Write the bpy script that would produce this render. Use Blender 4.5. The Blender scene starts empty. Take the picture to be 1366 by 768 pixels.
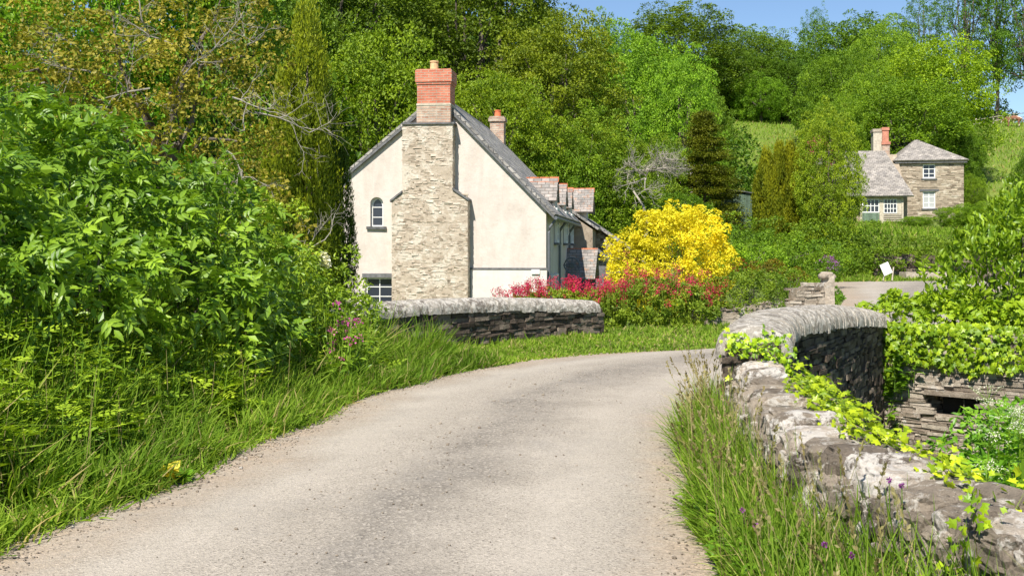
import bpy, math, random
import numpy as np
from mathutils import Vector, noise as mnoise
C = bpy.context.scene
COL = C.collection
RAD = math.radians
# ------------------------------------------------------------------ camera, sky, sun, exposure
F, CX, HY, CH = 1500.0, 683.0, 330.0, 1.6          # focal length in photo pixels, centre, horizon row, eye height
cd = bpy.data.cameras.new('camera'); cam = bpy.data.objects.new('camera', cd); COL.objects.link(cam)
cd.sensor_width = 36.0; cd.lens = 36.0*F/1366.0; cd.shift_y = -(384.0-HY)/1366.0
cd.clip_start = 0.05; cd.clip_end = 3000.0
cam.location = (0, 0, CH); cam.rotation_euler = (RAD(90), 0, 0)
C.camera = cam
SUN_EL, SUN_AZ = RAD(50), RAD(201)                 # azimuth clockwise from +Y
w = bpy.data.worlds.new('World'); C.world = w; w.use_nodes = True
nt = w.node_tree; nt.nodes.clear()
sky = nt.nodes.new('ShaderNodeTexSky'); sky.sky_type = 'NISHITA'; sky.sun_disc = False
sky.sun_elevation = SUN_EL; sky.sun_rotation = SUN_AZ; sky.air_density = 1.0; sky.dust_density = 0.0; sky.ozone_density = 4.0; sky.altitude = 900
bg = nt.nodes.new('ShaderNodeBackground'); bg.inputs['Strength'].default_value = 0.09
wo = nt.nodes.new('ShaderNodeOutputWorld')
nt.links.new(sky.outputs[0], bg.inputs[0]); nt.links.new(bg.outputs[0], wo.inputs[0])
sl = bpy.data.lights.new('sun', 'SUN'); sl.energy = 5.0; sl.angle = RAD(0.53); sl.color = (1.0, 0.945, 0.86)
so = bpy.data.objects.new('sun', sl); COL.objects.link(so)
sd = Vector((math.sin(SUN_AZ)*math.cos(SUN_EL), math.cos(SUN_AZ)*math.cos(SUN_EL), math.sin(SUN_EL)))
so.rotation_euler = (-sd).to_track_quat('-Z', 'Y').to_euler(); so.location = (-20, -30, 40)
C.view_settings.view_transform = 'Standard'; C.view_settings.look = 'None'
C.view_settings.exposure = 0.64; C.view_settings.gamma = 1.0; C.view_settings.use_curve_mapping = False
C.cycles.max_bounces = 8; C.cycles.diffuse_bounces = 3; C.cycles.glossy_bounces = 2; C.cycles.transmission_bounces = 5
C.cycles.use_adaptive_sampling = True; C.cycles.adaptive_threshold = 0.02

rng = np.random.default_rng(7)
random.seed(7)
def at(px, py, Y): return np.array([(px-CX)/F*Y, Y, CH-(py-HY)/F*Y])   # photo pixel at distance Y -> point in metres
def ux(px, Y): return (px-CX)/F*Y
def uz(py, Y): return CH-(py-HY)/F*Y
def nrm(a):
    a = np.asarray(a, float); return a/np.maximum(np.linalg.norm(a, axis=-1, keepdims=True), 1e-9)

# ------------------------------------------------------------------ mesh collecting
class Geo:
    def __init__(s): s.V = []; s.F = []; s.A = []; s.n = 0
    def add(s, V, faces, a=0.5):
        V = np.asarray(V, float).reshape(-1, 3); s.V.append(V)
        s.A.append(np.broadcast_to(np.asarray(a, float), (len(V),)).copy() if np.ndim(a) == 0 else np.asarray(a, float))
        if isinstance(faces, np.ndarray): s.F.append(faces+s.n)
        else:
            by = {}
            for f in faces: by.setdefault(len(f), []).append(f)
            for k, l in by.items(): s.F.append(np.array(l)+s.n)
        s.n += len(V); return s
    def box(s, c, size, axes=None, a=0.5, jit=0.0):
        c = np.asarray(c, float); h = np.asarray(size, float)/2
        P = np.array([[x, y, z] for z in (-1, 1) for y in (-1, 1) for x in (-1, 1)], float)*h
        if jit: P += rng.normal(0, jit, P.shape)
        if axes is not None: P = P @ np.asarray(axes, float)
        return s.add(P+c, [(0, 2, 3, 1), (4, 5, 7, 6), (0, 1, 5, 4), (2, 6, 7, 3), (0, 4, 6, 2), (1, 3, 7, 5)], a)
    def tube(s, pts, rad, k=6, a=0.5, cap=True):
        pts = np.asarray(pts, float); rad = np.broadcast_to(np.asarray(rad, float), (len(pts),))
        V = []
        for i in range(len(pts)):
            d = pts[min(i+1, len(pts)-1)]-pts[max(i-1, 0)]; d = nrm(d)
            r = np.array([0, 0, 1.]) if abs(d[2]) < 0.9 else np.array([1., 0, 0])
            u = nrm(np.cross(d, r)); v = np.cross(d, u)
            for j in range(k):
                t = 2*math.pi*j/k; V.append(pts[i]+rad[i]*(math.cos(t)*u+math.sin(t)*v))
        fs = [(i*k+j, i*k+(j+1) % k, (i+1)*k+(j+1) % k, (i+1)*k+j) for i in range(len(pts)-1) for j in range(k)]
        if cap: fs += [tuple(range(k))[::-1], tuple(range((len(pts)-1)*k, len(pts)*k))]
        return s.add(V, fs, a)
    def prism(s, poly, off, a=0.5):                    # flat polygon pushed along a vector
        P = np.asarray(poly, float); n = len(P); V = np.vstack([P, P+np.asarray(off, float)])
        return s.add(V, [tuple(range(n))[::-1], tuple(range(n, 2*n))]+[(i, (i+1) % n, (i+1) % n+n, i+n) for i in range(n)], a)
    def build(s, name, mat, parent=None, smooth=False, uv=False, sharp=0):
        V = np.vstack(s.V); A = np.concatenate(s.A)
        me = bpy.data.meshes.new(name)
        me.vertices.add(len(V)); me.vertices.foreach_set('co', V.ravel())
        tot = np.concatenate([np.full(len(f), f.shape[1]) for f in s.F]); idx = np.concatenate([f.ravel() for f in s.F])
        me.loops.add(len(idx)); me.loops.foreach_set('vertex_index', idx.astype(np.int32))
        me.polygons.add(len(tot)); st = np.concatenate([[0], np.cumsum(tot)[:-1]])
        me.polygons.foreach_set('loop_start', st.astype(np.int32)); me.polygons.foreach_set('loop_total', tot.astype(np.int32))
        me.polygons.foreach_set('use_smooth', np.full(len(tot), bool(smooth)))
        at_ = me.attributes.new('rnd', 'FLOAT', 'POINT'); at_.data.foreach_set('value', A)
        me.update(calc_edges=True)
        if uv:
            L = me.uv_layers.new(name='UVMap'); no = np.zeros(len(tot)*3); me.polygons.foreach_get('normal', no); no = no.reshape(-1, 3)
            z = np.array([0, 0, 1.]); u = np.cross(np.broadcast_to(z, no.shape), no); fl = np.abs(no[:, 2]) > 0.98
            u[fl] = (1, 0, 0); u = nrm(u); v = np.cross(no, u)
            pi = np.repeat(np.arange(len(tot)), tot); P = V[idx]
            uvs = np.stack([(P*u[pi]).sum(1), (P*v[pi]).sum(1)], 1); L.data.foreach_set('uv', uvs.ravel())
        if smooth and sharp: me.set_sharp_from_angle(angle=RAD(sharp))
        me.materials.append(mat)
        o = bpy.data.objects.new(name, me); COL.objects.link(o)
        if parent is not None:
            o.parent = parent
            o.location = (0, 0, 0) if (parent.get('_local') or parent.parent is not None) else -Vector(parent.location)
        return o
def tag(o, label=None, cat=None, group=None, kind=None):
    if label: o['label'] = label
    if cat: o['category'] = cat
    if group: o['group'] = group
    if kind: o['kind'] = kind
    return o
def thing(name, label, cat, loc=(0, 0, 0), group=None, local=False):
    o = bpy.data.objects.new(name, None); COL.objects.link(o); o.location = tuple(float(v) for v in loc); o.empty_display_size = 0.2
    if local: o['_local'] = 1
    return tag(o, label, cat, group)

# ------------------------------------------------------------------ materials
def M(name):
    m = bpy.data.materials.new(name); m.use_nodes = True; n = m.node_tree; n.nodes.clear()
    out = n.nodes.new('ShaderNodeOutputMaterial'); return m, n, out
class NT:
    def __init__(s, n): s.n = n
    def new(s, t, **k):
        x = s.n.nodes.new(t)
        for a, b in k.items():
            if a.startswith('i_'):
                key = a[2:].replace('_', ' '); x.inputs[key].default_value = b
            else: setattr(x, a, b)
        return x
    def link(s, a, b): s.n.links.new(a, b)
    def mix(s, f, a, b, mode='MIX'):
        x = s.n.nodes.new('ShaderNodeMix'); x.data_type = 'RGBA'; x.blend_type = mode
        for sock, v in ((x.inputs[0], f), (x.inputs[6], a), (x.inputs[7], b)):
            if isinstance(v, bpy.types.NodeSocket): s.link(v, sock)
            else: sock.default_value = v if not isinstance(v, tuple) else (*v, 1)[:4]
        return x.outputs[2]
    def ramp(s, f, stops):
        x = s.n.nodes.new('ShaderNodeValToRGB'); e = x.color_ramp.elements
        while len(e) < len(stops): e.new(0.5)
        for i, (p, c) in enumerate(stops):
            e[i].position = p; e[i].color = (*c, 1) if isinstance(c, tuple) else (c, c, c, 1)
        s.link(f, x.inputs[0]); return x.outputs[0]
    def noise(s, scale, detail=4, rough=0.55, vec=None, dist=0.0):
        x = s.new('ShaderNodeTexNoise'); x.inputs['Scale'].default_value = scale; x.inputs['Detail'].default_value = detail
        x.inputs['Roughness'].default_value = rough; x.inputs['Distortion'].default_value = dist
        if vec is not None: s.link(vec, x.inputs['Vector'])
        return x.outputs['Fac']
    def math(s, op, a, b=0.0, clamp=False):
        x = s.new('ShaderNodeMath', operation=op); x.use_clamp = clamp
        for sock, v in ((x.inputs[0], a), (x.inputs[1], b)):
            if isinstance(v, bpy.types.NodeSocket): s.link(v, sock)
            else: sock.default_value = v
        return x.outputs[0]
    def bump(s, h, strength=0.5, dist=0.02, prev=None):
        x = s.new('ShaderNodeBump'); x.inputs['Strength'].default_value = strength; x.inputs['Distance'].default_value = dist
        s.link(h, x.inputs['Height'])
        if prev is not None: s.link(prev, x.inputs['Normal'])
        return x.outputs[0]
def objco(t): return t.new('ShaderNodeTexCoord').outputs['Object']
def leafmat(name, dark, light, trans=0.35, rough=0.55, spec=0.3, nscale=0.6, dead=None):
    m, n, out = M(name); t = NT(n)
    a = t.new('ShaderNodeAttribute', attribute_name='rnd').outputs['Fac']
    oi = t.new('ShaderNodeObjectInfo')
    base = t.ramp(a, [(0.0, dark), (0.6, tuple(0.45*p+0.55*q for p, q in zip(dark, light))), (1.0, light)])
    if dead: base = t.mix(t.ramp(a, [(0.90, 0.0), (0.93, 1.0)]), base, dead)
    nz = t.noise(nscale, 3, 0.6, objco(t))
    base = t.mix(1.0, base, t.ramp(nz, [(0.25, (0.62, 0.70, 0.62)), (0.75, (1.35, 1.25, 1.1))]), 'MULTIPLY')
    base = t.mix(1.0, base, oi.outputs['Color'], 'MULTIPLY')
    p = t.new('ShaderNodeBsdfPrincipled'); p.inputs['Roughness'].default_value = rough; p.inputs['Specular IOR Level'].default_value = spec
    t.link(base, p.inputs['Base Color'])
    tr = t.new('ShaderNodeBsdfTranslucent'); tc = t.mix(1.0, base, (1.25, 1.3, 0.55), 'MULTIPLY'); t.link(tc, tr.inputs['Color'])
    mx = t.new('ShaderNodeMixShader'); mx.inputs[0].default_value = trans
    t.link(p.outputs[0], mx.inputs[1]); t.link(tr.outputs[0], mx.inputs[2]); t.link(mx.outputs[0], out.inputs[0])
    return m
def simple(name, col, rough=0.7, var=0.2, scale=6.0, bump=0.2, metal=0.0, bscale=None):
    m, n, out = M(name); t = NT(n); co = objco(t)
    nz = t.noise(scale, 5, 0.6, co)
    c = t.mix(1.0, col, t.ramp(nz, [(0.3, 1-var), (0.7, 1+var)]), 'MULTIPLY')
    a = t.new('ShaderNodeAttribute', attribute_name='rnd').outputs['Fac']
    c = t.mix(1.0, c, t.ramp(a, [(0, 0.78), (1, 1.22)]), 'MULTIPLY')
    p = t.new('ShaderNodeBsdfPrincipled'); p.inputs['Roughness'].default_value = rough; p.inputs['Metallic'].default_value = metal
    t.link(c, p.inputs['Base Color'])
    if bump: t.link(t.bump(t.noise(bscale or scale*6, 6, 0.65, co), bump, 0.02), p.inputs['Normal'])
    t.link(p.outputs[0], out.inputs[0]); return m
def stonemat(name, cols, lichen=(0.55, 0.52, 0.45), lamt=0.5, lscale=3.0, scale=8.0, bump=0.6, bdist=0.03):
    """cols: three stone colours picked per stone by the rnd attribute and by noise"""
    m, n, out = M(name); t = NT(n); co = objco(t)
    a = t.new('ShaderNodeAttribute', attribute_name='rnd').outputs['Fac']
    nz = t.noise(scale, 6, 0.65, co)
    f = t.math('ADD', t.math('MULTIPLY', a, 0.6), t.math('MULTIPLY', nz, 0.5))
    base = t.ramp(f, [(0.2, cols[0]), (0.5, cols[1]), (0.85, cols[2])])
    ln = t.noise(lscale, 8, 0.75, co, 0.6)
    base = t.mix(t.ramp(ln, [(lamt, 0.0), (lamt+0.07, 1.0)]), base, lichen)
    ln2 = t.noise(lscale*3.3, 7, 0.75, co)
    base = t.mix(t.ramp(ln2, [(0.58, 0.0), (0.66, 0.7)]), base, tuple(0.35*c for c in cols[0]))
    p = t.new('ShaderNodeBsdfPrincipled'); p.inputs['Roughness'].default_value = 0.92; p.inputs['Specular IOR Level'].default_value = 0.15
    t.link(base, p.inputs['Base Color'])
    vo = t.new('ShaderNodeTexVoronoi'); vo.inputs['Scale'].default_value = scale*1.1; t.link(co, vo.inputs['Vector']); hh = t.math('ADD', t.noise(scale*1.6, 8, 0.8, co, 1.0), t.math('MULTIPLY', vo.outputs['Distance'], 0.5))
    b1 = t.bump(hh, min(1, bump*1.3), bdist*1.4)
    b2 = t.bump(t.noise(scale*9, 4, 0.7, co), bump*0.7, bdist*0.25, b1)
    t.link(b2, p.inputs['Normal']); t.link(p.outputs[0], out.inputs[0]); return m
def tilemat(name, c1, c2, mortar, bw, bh, ms=0.02, rough=0.75, lich=None, offset=0.5, bump=0.5, var=0.4):
    m, n, out = M(name); t = NT(n)
    uv = t.new('ShaderNodeUVMap').outputs[0]
    br = t.new('ShaderNodeTexBrick'); br.offset = offset; br.inputs['Scale'].default_value = 1.0
    br.inputs['Brick Width'].default_value = bw; br.inputs['Row Height'].default_value = bh; br.inputs['Mortar Size'].default_value = ms
    br.inputs['Mortar Smooth'].default_value = 0.3; br.inputs['Bias'].default_value = 0.0
    br.inputs['Color1'].default_value = (*c1, 1); br.inputs['Color2'].default_value = (*c2, 1); br.inputs['Mortar'].default_value = (*mortar, 1)
    nd = t.new('ShaderNodeTexNoise'); nd.inputs['Scale'].default_value = 5.0; t.link(uv, nd.inputs['Vector'])
    vm = t.new('ShaderNodeVectorMath', operation='MULTIPLY_ADD'); t.link(nd.outputs['Color'], vm.inputs[0]); vm.inputs[1].default_value = (0.03, 0.03, 0); t.link(uv, vm.inputs[2])
    t.link(vm.outputs[0], br.inputs['Vector'])
    co = objco(t)
    c = t.mix(1.0, br.outputs['Color'], t.ramp(t.noise(2.2, 6, 0.7, co), [(0.3, 1-var), (0.7, 1+var)]), 'MULTIPLY')
    if lich: c = t.mix(t.ramp(t.noise(5.0, 8, 0.75, co, 0.4), [(lich[1], 0.0), (lich[1]+0.08, 0.85)]), c, lich[0])
    p = t.new('ShaderNodeBsdfPrincipled'); p.inputs['Roughness'].default_value = rough; p.inputs['Specular IOR Level'].default_value = 0.3
    t.link(c, p.inputs['Base Color'])
    h = t.math('SUBTRACT', 1.0, br.outputs['Fac'])
    b1 = t.bump(h, bump, 0.02); b2 = t.bump(t.noise(30, 5, 0.7, co), 0.4, 0.01, b1)
    t.link(b2, p.inputs['Normal']); t.link(p.outputs[0], out.inputs[0]); return m
def rendermat(name, col, stain, amt=0.5):
    m, n, out = M(name); t = NT(n); co = objco(t)
    mp = t.new('ShaderNodeMapping'); mp.inputs['Scale'].default_value = (1.6, 1.6, 0.45); t.link(co, mp.inputs[0])
    st = t.noise(1.3, 8, 0.68, mp.outputs[0], 0.5)
    c = t.mix(t.ramp(st, [(0.42, 0.0), (0.72, amt)]), col, stain)
    c = t.mix(t.ramp(t.noise(9, 6, 0.7, co), [(0.6, 0.0), (0.75, 0.35)]), c, tuple(0.8*s for s in stain))
    p = t.new('ShaderNodeBsdfPrincipled'); p.inputs['Roughness'].default_value = 0.9; p.inputs['Specular IOR Level'].default_value = 0.2
    t.link(c, p.inputs['Base Color']); b1 = t.bump(t.noise(2.5, 6, 0.6, co), 0.5, 0.05)
    t.link(t.bump(t.noise(40, 4, 0.6, co), 0.3, 0.01, b1), p.inputs['Normal']); t.link(p.outputs[0], out.inputs[0]); return m

MAT = {}
MAT['leaf'] = leafmat('leaf_green', (0.065, 0.125, 0.008), (0.245, 0.33, 0.02), trans=0.28)
MAT['leaf_near'] = leafmat('leaf_near_green', (0.085, 0.19, 0.012), (0.29, 0.45, 0.035), trans=0.28, rough=0.42, spec=0.45)
MAT['leaf_gold'] = leafmat('leaf_gold', (0.17, 0.165, 0.012), (0.44, 0.38, 0.055), trans=0.3)
MAT['leaf_yellow'] = leafmat('leaf_yellow', (0.60, 0.50, 0.010), (0.91, 0.82, 0.05), trans=0.35)
MAT['conifer'] = leafmat('conifer_gold', (0.08, 0.12, 0.006), (0.36, 0.37, 0.014), trans=0.2)
MAT['grass'] = leafmat('grass_blades', (0.085, 0.19, 0.012), (0.31, 0.44, 0.055), trans=0.42, rough=0.7, spec=0.12, dead=(0.46, 0.38, 0.18))
MAT['pink'] = leafmat('pink_petals', (0.42, 0.012, 0.06), (0.80, 0.05, 0.17), trans=0.3)
MAT['white_petal'] = leafmat('white_petals', (0.6, 0.6, 0.5), (0.85, 0.85, 0.78), trans=0.3)
MAT['straw'] = leafmat('dry_stalks', (0.25, 0.19, 0.09), (0.45, 0.38, 0.2), trans=0.2)
MAT['bark'] = simple('bark', (0.13, 0.105, 0.08), 0.9, 0.4, 3, 0.7)
MAT['greybark'] = simple('grey_bark', (0.31, 0.28, 0.225), 0.9, 0.3, 5, 0.4)
MAT['white_paint'] = simple('white_paint', (0.78, 0.77, 0.73), 0.5, 0.05, 4, 0.05)
MAT['grey_paint'] = simple('grey_paint', (0.12, 0.13, 0.14), 0.5, 0.15, 6, 0.1)
MAT['blind'] = simple('linen_blind', (0.40, 0.41, 0.40), 0.8, 0.05, 4, 0)
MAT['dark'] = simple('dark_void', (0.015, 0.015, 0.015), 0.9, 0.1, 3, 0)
MAT['slab'] = simple('slate_edge', (0.13, 0.13, 0.13), 0.8, 0.4, 8, 0.5)
MAT['terracotta'] = simple('terracotta', (0.62, 0.17, 0.07), 0.85, 0.35, 8, 0.3)
MAT['buff'] = simple('buff_clay', (0.62, 0.42, 0.22), 0.85, 0.2, 8, 0.2)
MAT['ridge_tile'] = simple('ridge_tile', (0.42, 0.13, 0.055), 0.9, 0.5, 9, 0.4)
MAT['green_wood'] = simple('green_wood', (0.13, 0.19, 0.13), 0.8, 0.3, 8, 0.2)
MAT['pale_wood'] = simple('pale_wood', (0.5, 0.44, 0.34), 0.85, 0.25, 6, 0.2)
MAT['render'] = rendermat('cream_render', (0.62, 0.555, 0.49), (0.44, 0.365, 0.305), 0.6)
MAT['render_white'] = rendermat('white_render', (0.67, 0.62, 0.565), (0.50, 0.44, 0.38), 0.5)
MAT['slate'] = tilemat('slate', (0.20, 0.19, 0.175), (0.40, 0.37, 0.33), (0.05, 0.05, 0.05), 0.28, 0.19, 0.012, lich=((0.42, 0.40, 0.33), 0.60))
MAT['slate_pale'] = tilemat('slate_pale', (0.23, 0.21, 0.19), (0.35, 0.315, 0.275), (0.09, 0.08, 0.07), 0.3, 0.2, 0.012, lich=((0.30, 0.21, 0.14), 0.62))
MAT['slate_dormer'] = tilemat('slate_dormer', (0.20, 0.19, 0.175), (0.32, 0.28, 0.25), (0.10, 0.09, 0.08), 0.26, 0.13, 0.010, lich=((0.34, 0.18, 0.10), 0.54))
MAT['brick'] = tilemat('red_brick', (0.48, 0.13, 0.075), (0.60, 0.20, 0.12), (0.42, 0.30, 0.22), 0.225, 0.075, 0.012, var=0.25)
MAT['brick_old'] = tilemat('old_brick', (0.36, 0.18, 0.12), (0.50, 0.36, 0.26), (0.40, 0.35, 0.28), 0.225, 0.075, 0.015, var=0.4, lich=((0.5, 0.46, 0.38), 0.55))
MAT['breast'] = stonemat('pale_rubble', [(0.26, 0.205, 0.15), (0.43, 0.355, 0.27), (0.57, 0.49, 0.39)], (0.58, 0.515, 0.42), 0.50, 2.0, 10, 0.3)
MAT['mortar'] = simple('lime_mortar', (0.58, 0.50, 0.39), 0.95, 0.25, 6, 0.6)
MAT['housestone'] = stonemat('farmhouse_stone', [(0.16, 0.125, 0.09), (0.31, 0.25, 0.185), (0.50, 0.42, 0.32)], (0.52, 0.46, 0.37), 0.56, 1.2, 4, 0.5)
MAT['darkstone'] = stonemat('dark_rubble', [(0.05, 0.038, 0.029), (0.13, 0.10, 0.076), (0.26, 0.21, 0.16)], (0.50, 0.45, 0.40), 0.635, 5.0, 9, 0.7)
MAT['coping'] = stonemat('weathered_coping', [(0.20, 0.17, 0.14), (0.38, 0.34, 0.28), (0.52, 0.46, 0.38)], (0.66, 0.61, 0.53), 0.48, 11.0, 14, 0.8, 0.025)
MAT['boulder'] = stonemat('lichened_boulder', [(0.11, 0.088, 0.066), (0.27, 0.222, 0.168), (0.46, 0.38, 0.29)], (0.70, 0.64, 0.55), 0.525, 7.0, 11, 1.0, 0.03)
MAT['boulder_top'] = stonemat('pale_lichened_stone', [(0.17, 0.138, 0.105), (0.42, 0.345, 0.265), (0.60, 0.51, 0.41)], (0.74, 0.68, 0.60), 0.47, 6.5, 8, 0.9, 0.03)
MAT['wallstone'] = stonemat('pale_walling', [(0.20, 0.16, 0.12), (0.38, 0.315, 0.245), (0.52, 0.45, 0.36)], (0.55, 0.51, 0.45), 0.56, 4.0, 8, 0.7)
m, n, out = M('window_glass'); t = NT(n); p = t.new('ShaderNodeBsdfPrincipled'); p.inputs['Base Color'].default_value = (0.03, 0.035, 0.05, 1)
p.inputs['Roughness'].default_value = 0.08; t.link(p.outputs[0], out.inputs[0]); MAT['glass'] = m
# ground
m, n, out = M('ground_grass'); t = NT(n); co = objco(t)
c = t.ramp(t.noise(0.35, 8, 0.65, co), [(0.3, (0.13, 0.20, 0.018)), (0.5, (0.20, 0.28, 0.028)), (0.72, (0.30, 0.34, 0.05))])
c = t.mix(t.ramp(t.noise(9, 8, 0.75, co), [(0.4, 0.0), (0.75, 0.7)]), c, (0.05, 0.09, 0.012))
p = t.new('ShaderNodeBsdfPrincipled'); p.inputs['Roughness'].default_value = 0.9; t.link(c, p.inputs['Base Color'])
t.link(t.bump(t.noise(12, 8, 0.8, co), 1.0, 0.15), p.inputs['Normal']); t.link(p.outputs[0], out.inputs[0]); MAT['ground'] = m
# road: UV x across (metres from the left edge / width), y along
m, n, out = M('lane_tarmac'); t = NT(n); co = objco(t)
uv = t.new('ShaderNodeUVMap').outputs[0]; sp = t.new('ShaderNodeSeparateXYZ'); t.link(uv, sp.inputs[0])
wob = t.math('MULTIPLY', t.math('SUBTRACT', t.noise(0.55, 5, 0.6, co), 0.5), 0.30)
u = t.math('ADD', sp.outputs[0], wob)
band = t.ramp(u, [(0.40, 0.0), (0.49, 1.0), (0.55, 0.8), (0.68, 0.0)])
edge = t.ramp(u, [(0.0, 1.0), (0.10, 0.55), (0.20, 0.0), (0.86, 0.0), (0.93, 0.6), (1.0, 1.0)])
vor = t.new('ShaderNodeTexVoronoi'); vor.inputs['Scale'].default_value = 105; t.link(co, vor.inputs['Vector'])
vor2 = t.new('ShaderNodeTexVoronoi'); vor2.inputs['Scale'].default_value = 62; t.link(co, vor2.inputs['Vector'])
vs = t.new('ShaderNodeSeparateXYZ'); t.link(vor.outputs['Color'], vs.inputs[0])
vs2 = t.new('ShaderNodeSeparateXYZ'); t.link(vor2.outputs['Color'], vs2.inputs[0])
c = t.ramp(t.noise(1.1, 6, 0.6, co), [(0.3, (0.325, 0.285, 0.232)), (0.7, (0.415, 0.366, 0.302))])
spk = t.ramp(vs.outputs[0], [(0.0, 0.5), (0.10, 0.64), (0.2, 0.94), (0.75, 1.0), (0.90, 1.2), (1.0, 1.35)])
c = t.mix(1.0, c, spk, 'MULTIPLY')
dk = t.mix(1.0, (0.19, 0.168, 0.14), t.ramp(vs2.outputs[1], [(0.0, 0.55), (0.45, 1.0), (0.80, 1.3), (0.92, 2.0), (1.0, 2.4)]), 'MULTIPLY')
pat = t.math('MULTIPLY', band, t.ramp(t.noise(1.4, 7, 0.7, co), [(0.30, 0.25), (0.65, 0.9)]))
trk = t.ramp(u, [(0.12, 0.0), (0.24, 1.0), (0.36, 0.0), (0.66, 0.0), (0.77, 1.0), (0.88, 0.0)]); c = t.mix(t.math('MULTIPLY', trk, 0.35), c, (0.50, 0.445, 0.372)); c = t.mix(pat, c, dk)
c = t.mix(t.math('MULTIPLY', t.ramp(t.noise(0.9, 7, 0.75, co, 0.5), [(0.52, 0.0), (0.66, 0.5)]), 0.55), c, (0.26, 0.24, 0.215))
dirt = t.mix(1.0, (0.39, 0.30, 0.215), t.ramp(vs2.outputs[0], [(0.0, 0.55), (0.3, 0.9), (0.75, 1.0), (1.0, 1.35)]), 'MULTIPLY')
c = t.mix(t.math('MULTIPLY', edge, t.ramp(t.noise(2.5, 6, 0.7, co), [(0.3, 0.2), (0.6, 1.0)])), c, dirt)
p = t.new('ShaderNodeBsdfPrincipled'); p.inputs['Roughness'].default_value = 0.9; p.inputs['Specular IOR Level'].default_value = 0.2; t.link(c, p.inputs['Base Color'])
b1 = t.bump(vor.outputs['Distance'], 0.5, 0.008); t.link(t.bump(vor2.outputs['Distance'], 0.35, 0.01, b1), p.inputs['Normal'])
t.link(p.outputs[0], out.inputs[0]); MAT['road'] = m

# ------------------------------------------------------------------ terrain, road
def sst(a, b, x): t_ = np.clip((x-a)/(b-a), 0, 1); return t_*t_*(3-2*t_)
PR = np.array([[1.95, 9.1, .96], [2.27, 10.3, .97], [2.67, 11.5, .965], [3.2, 12.4, .95], [3.75, 13.5, .91], [4.4, 14.9, .82], [5.1, 16.4, .70], [5.85, 18.0, .55]])
PL = np.array([[-2.75, 15.1, .70], [-2.0, 16.3, .80], [-.95, 17.8, .80], [0.3, 19.4, .73], [1.5, 20.7, .62]])
WX = lambda y: np.interp(y, [3.0, 3.6, 4.1, 4.6, 5.2, 6, 7, 8.3, 9.1, 10.3, 11.5, 12.4, 13.5, 14.9, 16.4, 18.0, 19], [3.1, 2.5, 2.1, 1.95, 1.85, 1.86, 1.95, 2.1, 2.2, 2.45, 2.85, 3.38, 3.95, 4.55, 5.25, 5.95, 30])
def terr(x, y):
    x = np.asarray(x, float); y = np.asarray(y, float)
    hR = np.interp(y, [0, 57, 63, 92, 112, 160, 178, 500], [0, 0, 2.3, 3.6, 9, 19.3, 20, -10])
    hL = np.interp(y, [0, 21, 30, 50, 62, 80, 110, 160, 178, 500], [0, 0, -1.3, -1.3, 3.0, 8.0, 14, 22, 23, -10])
    k = sst(3, 9, x); h = hL*(1-k)+hR*k
    h = h+0.35*sst(-2.6, -4.5, x)*sst(16, 12, y)
    side = sst(WX(y)-0.02, WX(y)+0.22, x)
    back = sst(-0.3, -0.02, (16.35-(x-6.5)*0.93)-y)     # inside the stream hollow, in front of the retaining wall
    h = h-2.0*side*back*sst(-4, 1, y)
    bump = 0.5*np.sin(x*0.13+1)*np.sin(y*0.11)*sst(60, 90, y)
    return h+bump
def T1(x, y): return float(terr(x, y))
def grid_axis(lo, a, b, hi, fine, g=1.13):
    v = list(np.arange(a, b+1e-6, fine)); s_ = fine; x = b
    while x < hi: s_ *= g; x += s_; v.append(x)
    s_ = fine; x = a; L = []
    while x > lo: s_ *= g; x -= s_; L.append(x)
    return np.array(L[::-1]+v)
xs = grid_axis(-420, -6, 9, 420, 0.16); ys = grid_axis(-60, 0, 22, 520, 0.2, 1.06)
X, Y_ = np.meshgrid(xs, ys); Z = terr(X, Y_)
nx, ny = len(xs), len(ys); ii = (np.arange(ny-1)[:, None]*nx+np.arange(nx-1)[None]).ravel()
g = Geo(); g.add(np.stack([X.ravel(), Y_.ravel(), Z.ravel()], 1), np.stack([ii, ii+1, ii+nx+1, ii+nx], 1))
tag(g.build('ground', MAT['ground'], smooth=True), kind='structure')
RL = np.array([[-2.95, -4], [-2.9, 3], [-2.66, 5.85], [-2.28, 7.7], [-1.9, 10], [-1.5, 12.3], [-.78, 14.1], [.18, 15.8], [1.3, 16.8], [3.4, 17.9], [5.2, 20.3], [7, 24.5], [10.2, 34], [12.6, 43.6], [15.6, 56]])
RR = np.array([[1.0, -4], [1.0, 3], [1.0, 5.48], [1.15, 7], [1.42, 8.9], [1.75, 10.4], [2.2, 11.9], [2.9, 13.3], [3.9, 15.2], [5.6, 18.4], [7.6, 20.5], [9.8, 24], [13.5, 33], [17.5, 41], [24, 48]])
def resample(P, n):
    d = np.concatenate([[0], np.cumsum(np.linalg.norm(np.diff(P, axis=0), axis=1))]); s_ = np.linspace(0, len(P)-1, n)
    out_ = []
    for q in s_:                                           # Catmull-Rom through the points, by index
        i = min(int(q), len(P)-2); f = q-i; p0 = P[max(i-1, 0)]; p1 = P[i]; p2 = P[i+1]; p3 = P[min(i+2, len(P)-1)]
        out_.append(0.5*((2*p1)+(-p0+p2)*f+(2*p0-5*p1+4*p2-p3)*f*f+(-p0+3*p1-3*p2+p3)*f**3))
    return np.array(out_)
n_r = 260; L_ = resample(RL, n_r); R_ = resample(RR, n_r); k_ = 13
V = []; UV = []; ln = 0
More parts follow.
